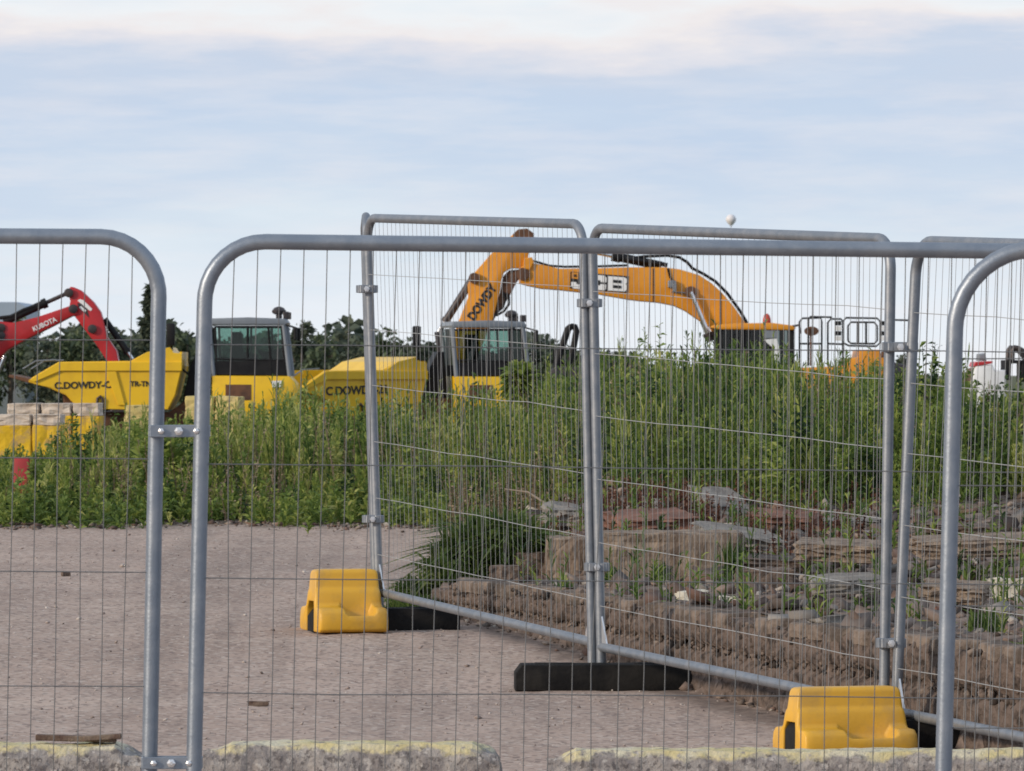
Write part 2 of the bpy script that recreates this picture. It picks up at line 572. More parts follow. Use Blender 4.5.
def stones(name, x, y, size, m, flat=.6, shape='oct', tilt=.3, lift=.25, zz=None):
    n = len(x)
    base, fc = (OCT, OCF) if shape == 'oct' else (CUBE, CUF)
    v = base[None] * (1 + rng.uniform(-.32, .32, (n, len(base), 3)))
    v = v * np.stack([rng.uniform(.7, 1.4, n), rng.uniform(.7, 1.2, n), rng.uniform(.6, 1.2, n) * flat], -1)[:, None, :] * (size / 2)[:, None, None]
    v = np.einsum('nij,nkj->nki', rot_mats(n, tilt), v)
    z = gz(x, y) if zz is None else zz
    v = v + np.stack([x, y, z + size * flat * lift], -1)[:, None, :]
    f = fc[None] + (np.arange(n) * len(base))[:, None, None]
    t = np.repeat(rng.uniform(0, 1, n), len(fc))
    return np_mesh(name, v.reshape(-1, 3), f.reshape(-1, 3), m, t)


gravel_m = tint_mat('gravel_stone', [(.13, .105, .095), (.26, .21, .19), (.36, .30, .27), (.42, .36, .32), (.60, .55, .50)], .9)
rubble_m = tint_mat('rubble_stone', [(.050, .040, .035), (.14, .085, .066), (.12, .092, .078), (.24, .185, .155), (.075, .062, .056), (.30, .245, .205), (.18, .115, .09), (.15, .135, .122), (.44, .39, .34)], .92)
n = 6500
y = rng.uniform(19.5, 45.5, n); x = rng.uniform(-1, 1, n) * (.098 * y + .7)
keep = (y < wall_y(x) - .02) | (x < -.42)
sz = np.clip(rng.lognormal(-4.75, .5, n), .005, .045)
tag(stones('gravel_stones', x[keep], y[keep], sz[keep], gravel_m), 'small pale stones scattered over the gravel yard', 'gravel', kind='stuff')
# clods along the edge of the weeds
n = 1600
x = rng.uniform(-5, .4, n); y = 44.25 + rng.normal(0, .40, n) + .25 * np.sin(x * 2.1)
tag(stones('edge_clods', x, y, np.clip(rng.lognormal(-3.7, .6, n), .01, .10), rubble_m, .45), 'ragged line of clods and crumbs where gravel meets the weeds', 'clods', kind='stuff')
# broken rubble over the foundation and the mound behind
n = 15000
x = rng.uniform(-.35, 5.0, n); y = rng.uniform(22.5, 43, n)
dens = np.clip((x + .3) / .8, .12, 1)
keep = (y > wall_y(x) + .1) & (rng.uniform(0, 1, n) < dens) & (x < .105 * y + .6)
sz = np.clip(rng.lognormal(-3.75, .75, n), .010, .17)
tag(stones('loose_rubble', x[keep], y[keep], sz[keep], rubble_m, .30, 'cube', .45, .35), 'loose brown rubble spread over the broken foundation', 'rubble', kind='stuff')
# spill at the foot of the foundation edge
n = 500
x = rng.uniform(-.4, 2.9, n); y = wall_y(x) - np.abs(rng.normal(0, .22, n)) - .02
tag(stones('spilled_crumbs', x, y, np.clip(rng.lognormal(-3.7, .55, n), .01, .1), rubble_m, .6), 'crumbs of stone spilled along the foot of the foundation edge', 'rubble', kind='stuff')

# aggregate and broken lumps showing in the hacked face of the foundation
n = 4200
x = rng.uniform(-.35, 3.0, n)
y = wall_y(x)
g0 = np.interp(y, PROF_D, PROF_Z)
zz = g0 + (.51 - g0) * rng.uniform(0, 1, n) ** .8
face_m = tint_mat('aggregate', [(.03, .024, .021), (.065, .05, .042), (.11, .085, .07), (.15, .115, .097), (.22, .175, .145)], .95)
tag(stones('embedded_aggregate', x + .0, y - .030 - .012 * rng.uniform(0, 1, n), np.clip(rng.lognormal(-4.3, .5, n), .007, .032), face_m, .75, 'cube', .6, 0, zz), 'broken aggregate sticking out of the hacked foundation edge', 'rubble', kind='stuff')

# ================================================================== CONCRETE FOUNDATION
conc_m = mat('rough_concrete', (.20, .15, .12), .95, 0, (.09, .07, .06), 9, .85, .8, 45, .2, lo=.40, hi=.60)
conc_pale = mat('pale_concrete', (.30, .235, .18), .95, 0, (.13, .095, .075), 9, .85, .7, 40, .2, stretch=(1.6, 1.6, .5))
conc_cop = mat('broken_coping', (.225, .178, .145), .95, 0, (.075, .06, .05), 6, .9, .8, 40, .2, lo=.42, hi=.58)
conc_wall = mat('hacked_concrete', (.15, .115, .097), .97, 0, (.035, .028, .025), 15, .9, 1.0, 38, .15, lo=.46, hi=.62)


def foundation_edge():
    from mathutils import noise as mn
    P = [Vector((p[0], p[1])) for p in WALL]
    pts = []
    for a, b in zip(P, P[1:]):
        k = max(2, int((b - a).length / .03))
        pts += [a.lerp(b, i / k) for i in range(k)]
    pts.append(P[-1])
    prof_n = 22
    Vv, rows = [], []
    run = 0
    for i, p in enumerate(pts):
        t = (pts[min(i + 1, len(pts) - 1)] - pts[max(i - 1, 0)]).normalized()
        nrm = Vector((t.y, -t.x))
        if nrm.y > 0: nrm = -nrm
        gz0 = float(np.interp(p.y, PROF_D, PROF_Z)) - .08
        top = .515 + .014 * math.sin(p.x * 9) + .012 * mn.noise(Vector((p.x * 11, p.y * 11, 0)))
        if p.x < .45:
            top = max(gz0 + .1, .49 - .02 * (.45 - p.x))
        row = []
        for j in range(prof_n):
            f = j / (prof_n - 4)
            if j <= prof_n - 4:
                z = gz0 + (top - gz0) * f
                o = .02 + .03 * (1 - f) + random.gauss(0, .003) + .018 * mn.noise(Vector((p.x * 4, p.y * 4, z * 7))) + .016 * mn.noise(Vector((p.x * 15, p.y * 15, z * 19)))
                if .60 < f < .72: o -= .03
                if f > .97: o -= .015
            else:
                z = top + random.gauss(0, .004)
                o = -.10 * (j - (prof_n - 4)) + random.gauss(0, .004)
            q = p + nrm * o
            row.append(len(Vv)); Vv.append((q.x, q.y, z))
        rows.append(row)
    fq = [(rows[i][j], rows[i + 1][j], rows[i + 1][j + 1], rows[i][j + 1]) for i in range(len(rows) - 1) for j in range(prof_n - 1)]
    return np_mesh('foundation_edge', Vv, fq, conc_wall)


fo = empty('foundation_remnant', (0, 0, 0), 'long hacked-off concrete foundation edge facing the gravel yard', 'foundation')
foundation_edge().parent = fo


def coping():
    from mathutils import noise as mn
    bm_ = bmesh.new()
    P = [Vector((p_[0], p_[1])) for p_ in WALL]
    cum = [0]
    for a_, b_ in zip(P, P[1:]):
        cum.append(cum[-1] + (b_ - a_).length)
    rows = []
    for i in range(int(cum[-1] / .03)):
        t_ = .25 + i * .03
        if t_ > cum[-1] - .02:
            break
        j = max(k for k in range(len(cum) - 1) if cum[k] <= t_)
        d_ = (P[j + 1] - P[j]).normalized()
        p_ = P[j] + d_ * (t_ - cum[j])
        nr = Vector((d_.y, -d_.x))
        if nr.y > 0: nr = -nr
        k1 = mn.noise(Vector((t_ * 2.2, 3, 0))) + .5 * mn.noise(Vector((t_ * 5.7, 9, 2))); k2 = .6 * mn.noise(Vector((t_ * 3.3, 7, 1))) + .4 * mn.noise(Vector((t_ * 23, 5, 4)))
        fr_ = .034 + .012 * k2 - max(0, k1 + .02) * .42
        top = .538 + .006 * k2 + .010 * k1
        row = []
        for (o_, z_) in ((fr_ - .05, .468), (fr_ - .004, .470 + .012 * k2), (fr_, .50), (fr_ - .006, top - .008), (fr_ - .02, top), (-.12, top - .004 + .006 * k1), (-.26, top - .02)):
            q_ = p_ + nr * o_
            row.append(bm_.verts.new((q_.x, q_.y, z_ + random.gauss(0, .0015))))
        rows.append(row)
    for A_, C_ in zip(rows, rows[1:]):
        for j in range(6):
            bm_.faces.new((A_[j], C_[j], C_[j + 1], A_[j + 1]))
    bmesh.ops.recalc_face_normals(bm_, faces=list(bm_.faces))
    me_ = bpy.data.meshes.new('coping'); bm_.to_mesh(me_); bm_.free()
    me_.materials.append(conc_cop)
    o_ = bpy.data.objects.new('coping', me_); COL.objects.link(o_); o_.parent = fo


coping()


def chunk(name, c, s, rz, m, label, cat, group=None, rough=.06, cuts=3, tilt=(0, 0), parent=None):
    """a broken lump of concrete: subdivided box with knocked corners and an uneven surface"""
    bm = bmesh.new()
    bmesh.ops.create_cube(bm, size=1)
    es = list(bm.edges)
    bmesh.ops.bevel(bm, geom=es, offset=.035, segments=1, affect='EDGES')
    bmesh.ops.subdivide_edges(bm, edges=list(bm.edges), cuts=cuts, use_grid_fill=True)
    sd_ = random.uniform(0, 50)
    for v in bm.verts:
        q = v.co * 5 + Vector((sd_, sd_ * .7, sd_ * .3))
        from mathutils import noise as mn
        k = mn.noise(q) * rough * 1.6 + mn.noise(q * 3.1) * rough * .7
        v.co += v.normal * k if v.normal.length else v.co.normalized() * k
        v.co += Vector((random.gauss(0, rough * .12), random.gauss(0, rough * .12), random.gauss(0, rough * .12)))
    me = bpy.data.meshes.new(name)
    bmesh.ops.triangulate(bm, faces=list(bm.faces))
    bm.to_mesh(me); bm.free()
    me.transform(Matrix.Rotation(rz, 4, 'Z') @ Matrix.Rotation(tilt[0], 4, 'X') @ Matrix.Rotation(tilt[1], 4, 'Y') @ Matrix.Diagonal((*s, 1)))
    me.materials.append(m)
    o = bpy.data.objects.new(name, me)
    COL.objects.link(o)
    o.location = c
    if parent:
        o.parent = parent
    elif label:
        tag(o, label, cat, group)
    return o


def chunk_px(name, x0, x1, y0, y1, d, depth, m, label, cat, group=None, rz=0., rough=.05, cuts=4, tilt=(0, 0)):
    a, b = at(x0, y1, d), at(x1, y0, d)
    return chunk(name, ((a.x + b.x) / 2, d + depth / 2, (a.z + b.z) / 2), (b.x - a.x, depth, b.z - a.z), rz, m, label, cat, group, rough, cuts, tilt)


G = 'big concrete blocks on the broken foundation'
chunk_px('concrete_block', 597, 742, 533, 596, 33.0, .55, conc_pale, 'longest pale concrete block standing behind the middle fence posts', 'concrete block', G, rough=.035, cuts=7)
chunk_px('concrete_block', 546, 603, 538, 592, 33.6, .5, conc_pale, 'pale concrete block partly hidden by the pair of middle fence posts', 'concrete block', G, rough=.04)
chunk_px('concrete_block', 738, 795, 570, 606, 31.4, .4, conc_m, 'low brown concrete block at the end of the long pale one', 'concrete block', G, rough=.05)
chunk_px('concrete_block', 692, 745, 596, 612, 30.0, .3, conc_m, 'thin flat brown block below the long pale one', 'concrete block', G, rough=.06)
chunk_px('concrete_block', 640, 694, 598, 612, 30.3, .3, conc_pale, 'thin flat pale block below the long pale one', 'concrete block', G, rough=.06)
chunk_px('concrete_block', 522, 596, 588, 609, 32.0, .4, conc_m, 'low crumbling course of brownish concrete just beyond the first bottom rail', 'concrete block', G, rough=.05, cuts=6)
chunk_px('concrete_block', 490, 519, 566, 585, 33.0, .18, conc_m, 'small squared brown block by the dark grass clump', 'concrete block', G, rough=.04)
chunk_px('concrete_block', 515, 546, 553, 580, 33.9, .2, conc_m, 'rough brown lump between the grass clump and the pale blocks', 'concrete block', G, rough=.09)
grey_m = mat('grey_concrete', (.26, .24, .215), .95, 0, (.14, .125, .115), 8, .7, .6, 50, .2)
G = 'broken slabs lying on the rubble mound'
chunk_px('concrete_chunk', 697, 744, 497, 515, 37.5, .5, grey_m, 'big grey broken slab on top of the rubble mound', 'broken slab', G, .3, .06, 4, (.25, .1))
chunk_px('concrete_chunk', 800, 862, 499, 510, 38.5, .5, grey_m, 'grey slab on the mound just beyond the twin clamped posts', 'broken slab', G, -.2, .06, 4, (.12, -.04))
chunk_px('concrete_chunk', 700, 778, 532, 546, 34.0, .5, grey_m, 'tilted slab lying across the end of the long pale block', 'broken slab', G, .15, .07, 5, (.12, .12))
chunk_px('concrete_chunk', 900, 945, 507, 517, 38, .4, grey_m, 'slab edge showing just beyond the twin clamped posts under the weeds', 'broken slab', G, .1, .08, 4, (.05, .1))
chunk_px('concrete_chunk', 735, 800, 558, 570, 33, .4, conc_m, 'dark slab sticking out above the low brown block', 'broken slab', G, .1, .07, 4, (.05, .06))
chunk_px('concrete_chunk', 800, 880, 520, 527, 36.5, .35, grey_m, 'thin ledge of slab half way up the mound', 'broken slab', G, -.1, .1, 5, (.04, -.02))
chunk_px('concrete_chunk', 930, 1000, 525, 534, 35.5, .35, conc_m, 'thin brown slab behind the big round-cornered post', 'broken slab', G, -.1, .1, 5, (.04, .05))
brick_m = mat('reddish_rubble', (.24, .125, .09), .95, 0, (.13, .075, .058), 8, .8, .6, 45, .2)
chunk_px('concrete_chunk', 800, 884, 543, 560, 32.5, .5, conc_pale, 'pale slab half way up the bank just before the twin clamped posts', 'broken slab', G, -.12, .05, 6, (.05, .04))
chunk_px('concrete_chunk', 918, 1040, 538, 556, 32.0, .5, conc_pale, 'long pale slab on the bank behind the nearest rounded post', 'broken slab', G, .08, .05, 6, (.05, -.03))
chunk_px('concrete_chunk', 812, 880, 578, 592, 29.5, .4, grey_m, 'grey flat slab low on the bank beside the twin clamped posts', 'broken slab', G, .1, .06, 5, (.06, -.05))
chunk_px('concrete_chunk', 925, 990, 585, 602, 28.2, .4, conc_pale, 'pale flat slab low on the bank past the nearest rounded post', 'broken slab', G, -.15, .06, 5, (.06, .06))
chunk_px('concrete_chunk', 612, 690, 515, 530, 35.8, .5, brick_m, 'reddish slab at the top of the bank behind the long pale block', 'broken slab', G, .2, .08, 5, (.1, -.05))
chunk_px('concrete_chunk', 752, 820, 514, 530, 36.0, .5, brick_m, 'reddish slab on the crest next to the big grey broken slab', 'broken slab', G, -.1, .08, 5, (.08, .05))
chunk_px('concrete_chunk', 545, 590, 507, 524, 37.5, .4, grey_m, 'grey slab on the crest just before the middle posts', 'broken slab', G, .1, .08, 4, (.1, .05))
G = 'loose lumps of rubble on the mound'
dark_c = mat('dark_concrete', (.12, .095, .08), .95, 0, (.06, .048, .042), 9, .7, .6, 45, .2)
for k in range(40):
    d = random.uniform(26.5, 39)
    xw = random.uniform(max(.2, float(np.interp(d, [26, 28, 31, 39], [1.7, 1.1, .35, .35]))), .085 * d + .15)
    if d < wall_y(xw) + .25:
        continue
    if .1 < xw < 1.75 and 28 < d < 34.2:
        continue
    s = random.choice((.05, .06, .07, .08, .1, .13))
    sx, sy, sz_ = s * random.uniform(.8, 1.9), s * random.uniform(.8, 1.3), s * random.uniform(.2, .5)
    m = random.choice((conc_m, brick_m, conc_pale, grey_m, dark_c, brick_m))
    chunk('rubble_lump', (xw, d, g1(xw, d) + sz_ * .25), (sx, sy, sz_), random.uniform(0, 6), m, 'loose broken lump of concrete lying on the rubble mound', 'rubble lump', G, .12, 2, (random.gauss(0, .25), random.gauss(0, .25)))
for px, d, s, lab in ((1008, 30.5, .14, 'pale rounded stone near the frame edge on the rubble'), (832, 31.0, .09, 'white stone lying just in front of the slab ledge'), (690, 30.0, .10, 'whitish stone on top of the foundation edge beside a flat block'), (728, 29.5, .08, 'small whitish stone on the foundation edge')):
    chunk('pale_stone', on(px, d, s * .3), (s * 1.3, s, s * .75), random.uniform(0, 3), mat('pale_stone', (.55, .53, .46), .9, 0, (.4, .37, .3), 10, .6, .3), lab, 'stone', None, .12, 2)
# stray bits on the gravel
chunk('stray_stick', on(258, 27.5, .012), (.09, .02, .02), .1, M['timber'], 'short dark piece of wood lying alone on the gravel', 'stick', None, .1, 1)
chunk('stray_stone', on(66, 36.5, .012), (.05, .04, .035), .4, conc_m, 'small dark stone lying alone on the gravel', 'stone', None, .1, 1)

# ================================================================== KERB BLOCKS
def kerb_material():
    m = bpy.data.materials.new('painted_kerb')
    m.use_nodes = True
    nt = m.node_tree
    p = nt.nodes['Principled BSDF']; p.inputs['Roughness'].default_value = .92; p.inputs['Specular IOR Level'].default_value = .2
    N, L = nt.nodes.new, nt.links.new
    t = N('ShaderNodeTexCoord')
    sp = N('ShaderNodeSeparateXYZ'); L(t.outputs['Object'], sp.inputs[0])

    def noise(s, dt=8, r=.65):
        q = N('ShaderNodeTexNoise'); q.inputs['Scale'].default_value = s; q.inputs['Detail'].default_value = dt; q.inputs['Roughness'].default_value = r
        L(t.outputs['Object'], q.inputs['Vector']); return q.outputs['Fac']

    def mr_(v, a, b, c=0., d=1.):
        r = N('ShaderNodeMapRange'); L(v, r.inputs['Value'])
        for k, q in zip(('From Min', 'From Max', 'To Min', 'To Max'), (a, b, c, d)): r.inputs[k].default_value = q
        return r.outputs[0]

    def mix(f, a, b):
        x = N('ShaderNodeMix'); x.data_type = 'RGBA'; L(f, x.inputs['Factor'])
        for k, c in (('A', a), ('B', b)):
            if isinstance(c, tuple): x.inputs[k].default_value = (*c, 1)
            else: L(c, x.inputs[k])
        return x.outputs['Result']
    c = mix(mr_(noise(9), .4, .6), (.24, .22, .215), (.40, .37, .345))
    c = mix(mr_(noise(34, 4), .52, .60, 0, .75), c, (.105, .095, .095))
    c = mix(mr_(noise(27, 3), .57, .66, 0, .8), c, (.52, .49, .46))
    h = N('ShaderNodeMath'); h.operation = 'MULTIPLY_ADD'; L(noise(7), h.inputs[0]); h.inputs[1].default_value = .16; L(sp.outputs['Z'], h.inputs[2])
    paint = mr_(h.outputs[0], .262, .280)
    worn = N('ShaderNodeMath'); worn.operation = 'MULTIPLY'; L(paint, worn.inputs[0]); L(mr_(noise(22), .36, .46), worn.inputs[1])
    c = mix(worn.outputs[0], c, mix(mr_(noise(5), .42, .58), (.62, .58, .44), (.60, .52, .28)))
    L(c, p.inputs['Base Color'])
    b = N('ShaderNodeBump'); b.inputs['Strength'].default_value = .8; b.inputs['Distance'].default_value = .02
    L(noise(40), b.inputs['Height']); L(b.outputs[0], p.inputs['Normal'])
    return m


kerb_m = kerb_material()


def kerb(x0, x1, ytop, d, label, seed, gap=None):
    from mathutils import noise as mn
    xa, xb = (x0 - 512) / F * d, (x1 - 512) / F * d
    Lx, H, Dp = xb - xa, .215, .26
    nxs = max(8, int(Lx / .02))
    sec = [(0, 0), (-.004, .05), (-.002, .1), (0, .14), (.004, .17), (.012, .192), (.03, H), (.08, H), (.14, H), (.20, H), (Dp - .02, H - .01), (Dp, .18), (Dp, .1), (Dp, 0)]
    bm = bmesh.new()
    rows = []
    for i in range(nxs + 1):
        u = i / nxs
        row = []
        end = min(u, 1 - u) * Lx
        for (yy, zz) in sec:
            q = Vector((u * Lx * 7 + seed * 9, yy * 9, zz * 9))
            k = mn.noise(q) * .012 + mn.noise(q * 3.3) * .009
            broken = max(0, mn.noise(Vector((u * Lx * 1.6 + seed * 5, seed, 0))) - .05)
            z = zz + k * .6
            if zz > .15:
                z -= broken * .10 * (1 - min(1, yy / .16))
                if end < .10: z -= (.10 - end) * .5 * (1 + mn.noise(q * 2))
            y_ = yy + k + (broken * .06 if (.08 < zz < .2 and yy < .05) else 0)
            x_ = u * Lx + (mn.noise(q * 2 + Vector((9, 9, 9))) * .02 if end < .02 else 0)
            row.append(bm.verts.new((x_, y_, max(z, -.03) if zz > 0 else -.05)))
        rows.append(row)
    m_ = len(sec)
    for A, C in zip(rows, rows[1:]):
        for j in range(m_ - 1):
            bm.faces.new((A[j], C[j], C[j + 1], A[j + 1]))
    bm.faces.new(rows[0][::-1]); bm.faces.new(rows[-1])
    bmesh.ops.recalc_face_normals(bm, faces=list(bm.faces))
    me = bpy.data.meshes.new('kerb_block'); bm.to_mesh(me); bm.free()
    me.materials.append(kerb_m)
    o = bpy.data.objects.new('kerb_block', me); COL.objects.link(o)
    zt = EYE + (HOR - ytop) / F * d
    o.location = (xa, d - .02, zt - H)
    return tag(o, label, 'kerb', 'yellow-topped kerb blocks along the fence')


kerb(-190, 141, 745, 22.2, 'broken kerb block with a dark strip of wood lying on it', 1)
kerb(203, 500, 744, 22.2, 'kerb block with a broad yellow top between the two gaps', 2)
kerb(549, 1190, 751, 22.2, 'longest kerb block with pale yellow edge below the nearer yellow ballast', 3)
b = B(); b.box((0, 0, 0), (.30, .05, .022), rot=.03, bev=.004); b.box((.10, -.03, .006), (.14, .035, .02), rot=-.06, bev=.004)
p = at(75, 741.5, 22.25)
tag(b.build('timber_strip', M['timber'], None, p + Vector((0, .06, .008))), 'strip of dark rotten wood lying on the broken kerb block', 'timber')

# ================================================================== FENCE PANELS
TR = .0232


def fence_panel(corners, d_, label, group, hz, r=.17, metal='galv', seed=0, flip=1):
    """corners: bottom-left, bottom-right, top-left, top-right points of the tube axis"""
    b0, b1, t0, t1 = [Vector(c) for c in corners]
    W = (b1 - b0).length; H = ((t0 - b0).length + (t1 - b1).length) / 2
    root = empty('mesh_fence', b0, label, 'fence', group)
    rs = random.Random(seed)

    def pt(x, z, off=0.0):
        u, v = x / W, z / H
        q = (b0.lerp(b1, u)).lerp(t0.lerp(t1, u), v) - b0
        if off:
            q = q + nrm * off
        return q
    nrm = (b1 - b0).cross(t0 - b0).normalized()      # towards the viewer's side
    if nrm.y > 0:
        nrm = -nrm
    f = B()
    path = [(0, -.13), (0, H * .3), (0, H * .6), (0, H - r)]
    path += [(r - r * math.cos(a), H - r + r * math.sin(a)) for a in np.linspace(.12, math.pi / 2, 9)]
    path += [(W * .3, H), (W * .5, H), (W * .7, H)]
    path += [(W - r + r * math.sin(a), H - r + r * math.cos(a)) for a in np.linspace(0, math.pi / 2 - .12, 9)]
    path += [(W, H - r), (W, H * .6), (W, H * .3), (W, -.13)]
    f.tube([pt(x, z) for x, z in path], TR, 14)
    f.build('frame', M[metal], root, smooth=40)
    f = B()
    f.tube([pt(0, 0), pt(W * .5, 0), pt(W, 0)], TR * .96, 14)
    f.build('bottom_rail', M[metal], root, smooth=40)
    for x in (0, W):                       # welded gusset plates at the foot of each post
        s = 1 if x == 0 else -1
        f = B()
        f.prism([(0, 0), (s * .07, 0), (0, .13)], -.004, .004)
        rot = Matrix((( (b1 - b0).normalized()), (nrm * -1), ((b1 - b0).normalized().cross(nrm * -1)) )).transposed()
        for v in f.bm.verts:
            v.co = rot @ v.co + pt(x + s * .018, .018)
        f.build('gusset', M['bolt'], root)
    w = B()
    wr = .00145 if metal == 'galv' else .00105
    pitch = .0682
    k = int((W - .06) / pitch)
    x0 = (W - (k - 1) * pitch) / 2
    for i in range(k):
        x = x0 + i * pitch
        wob = rs.gauss(0, .004)
        e = min(x, W - x)
        ht = H if e >= r else H - r + math.sqrt(max(0, r * r - (r - e) ** 2))
        w.tube([pt(x, -.01, .004), pt(x + wob, H * .35, .004), pt(x - wob * .6 + rs.gauss(0, .002), H * .7, .004), pt(x, ht - .004, .004)], wr, 4)
    w.build('wire_mesh', M['wire'] if metal == 'galv' else M['wire_mid'], root)
    w = B()
    for z in hz:
        w.tube([pt(u * W, H - z + (rs.gauss(0, .003) if 0 < u < 1 else 0), .0075) for u in np.linspace(0, 1, 9)], .00165, 4)
    w.build('cross_wire', M['wire'] if metal == 'galv' else M['wire_bright'], root)
    return root


GF = 'temporary mesh fence panels'
fd = 17.65
HZF = [.303, .652, .985, 1.32, 1.66, 1.88]
fence_panel([at(-1040, 880, 17.7), at(147, 893, 17.7), at(-1030, 230, 17.7), at(160, 237, 17.7)], fd, 'front mesh panel ending in one rounded corner before the red digger arm', GF, HZF, .175, 'galv', 1)
fence_panel([at(191, 898, fd), at(1385, 905, fd), at(206, 241, fd), at(1397, 256, fd)], fd, 'front mesh panel whose long top rail crosses nearly the whole view', GF, HZF, .175, 'galv', 2)
fence_panel([at(939, 948, 16.6), at(2190, 960, 16.2), at(957, 249, 16.6), at(2210, 249, 16.2)], fd, 'nearest mesh panel with a rounded corner overlapping the long front panel', GF, HZF, .22, 'galv', 3)
HZ2 = [.30, .595, .89, 1.19, 1.49, 1.79]
D1, D2, D3 = 31.8, 28.7, 25.3
fence_panel([at(379, 592, D1), at(592, 642, D2), at(367, 218, D1), at(583, 224, D2)], 0, 'inner mesh panel in front of the grey cab and yellow arm, tallest in view', GF, HZ2, .13, 'galv_worn', 4)
fence_panel([at(601, 647, D2 - .03), at(884, 706, D3), at(592, 228, D2 - .03), at(891, 239, D3)], 0, 'inner mesh panel in front of the orange boom with its white letters', GF, HZ2, .13, 'galv_worn', 5)
e1 = Vector((2.78, 22.0, .14))
fence_panel([at(896, 712, D3 - .05), e1, at(917, 241, D3 - .05), e1 + Vector((.06, 0, 1.96))], 0, 'inner mesh panel running from the twin clamped posts to behind the nearest rounded post', GF, HZ2, .15, 'galv_worn', 6)
a_, c_ = at(376, 590, D1 + .06), at(366, 216, D1 + .06)
k_ = (D1 + 3.45) / D1
far_b = Vector((a_.x * k_ - .01, a_.y * k_, a_.z + .06)); far_t = Vector((c_.x * k_ - .01, c_.y * k_, c_.z + .02))
fence_panel([a_, far_b, c_, far_t], 0, 'inner mesh panel seen edge-on behind the corner post above the farther ballast', GF, HZ2, .13, 'galv_worn', 7)


def clamp(c, w, label, big=True, rz=0.0):
    root = empty('fence_clamp', c, label, 'clamp', 'clamps joining the fence posts', rz)
    if big:
        f = B(); f.box((0, -.028, 0), (w, .006, .036), bev=.002); f.box((0, .028, 0), (w, .006, .036), bev=.002)
        for s in (-1, 1):
            f.box((s * (w / 2 + .001), 0, 0), (.006, .050, .0355), bev=.002)
        f.build('plate', M['galv'], root)
        for k in (-.30, 0, .30):
            h = B(); r_ = .013 if k == 0 else .009
            h.lathe([(r_ * .4, -.046), (r_, -.044), (r_, -.032), (r_ * .6, -.0311)], (k * w, 0, 0), 'Y', 6)
            h.build('bolt', M['bolt'], root)
    else:
        f = B(); f.box((0, -.027, 0), (w, .007, .042), bev=.003); f.box((0, .027, 0), (w, .007, .042), bev=.003)
        for s in (-1, 1):
            f.lathe([(.031, -.02), (.034, -.018), (.034, .018), (.031, .02)], (s * w * .27, 0, 0), 'Z', 14)
        f.build('plate', M['galv_worn'], root)
        h = B(); h.lathe([(.007, -.075), (.007, -.03)], (-.0, 0, 0), 'Y', 8); h.lathe([(.015, -.05), (.016, -.048), (.016, -.036), (.014, -.033)], (0, 0, 0), 'Y', 6)
        h.build('bolt', M['bolt'], root)
    return root


clamp(at(179.5, 431, 17.67), .172, 'upper flat clamp joining the two front posts beside the yellow skip')
clamp(at(172, 762.5, 17.67), .172, 'lower flat clamp joining the two front posts just above the kerb')
clamp(at(589.5, 303, D2 - .02), .10, 'upper clamp on the pair of middle inner posts, above the weeds', False)
clamp(at(597, 567, D2 - .02), .10, 'lower clamp on the pair of middle inner posts, in front of the pale concrete block', False)
clamp(at(900, 347, D3 - .03), .15, 'upper clamp joining the twin inner posts in front of the orange engine deck', False)
clamp(at(891, 643, D3 - .03), .11, 'lower clamp joining the twin inner posts near the foundation edge', False)
clamp(at(367, 289, D1 - .02), .09, 'upper clamp on the corner post above the farther ballast', False)
clamp(at(373, 519, D1 - .02), .09, 'lower clamp on the corner post above the farther ballast', False)


# feet and ballast
def rubber_foot(c, L_, label, rz=0.0, hw_=.075):
    f = B()
    f.prism([(-L_ / 2, .0), (L_ / 2, .0), (L_ / 2, .085), (L_ / 2 - .03, .125), (-L_ / 2 + .03, .125), (-L_ / 2, .085)], -hw_, hw_, .012)
    f.box((-L_ * .28, 0, .123), (L_ * .22, hw_, .012), bev=.004)
    f.box((L_ * .26, 0, .123), (L_ * .2, hw_, .012), bev=.004)
    o = f.build('rubber_foot', M['rubber'], None, c, smooth=35)
    o.rotation_euler = (0, 0, rz)
    return tag(o, label, 'fence foot', 'black rubber feet under the inner fence posts')


rubber_foot(on(605, 28.55, -.005), .86, 'black rubber foot standing bare under the middle pair of inner posts', .04, .11)
rubber_foot(on(344, 31.7, -.005) + Vector((.21, .055, 0)), .80, 'black rubber foot sticking out from under the farther yellow ballast', R(15))
rubber_foot(on(845, 25.0, -.005) + Vector((.17, .052, 0)), .84, 'black rubber foot under the nearer yellow ballast', R(17))


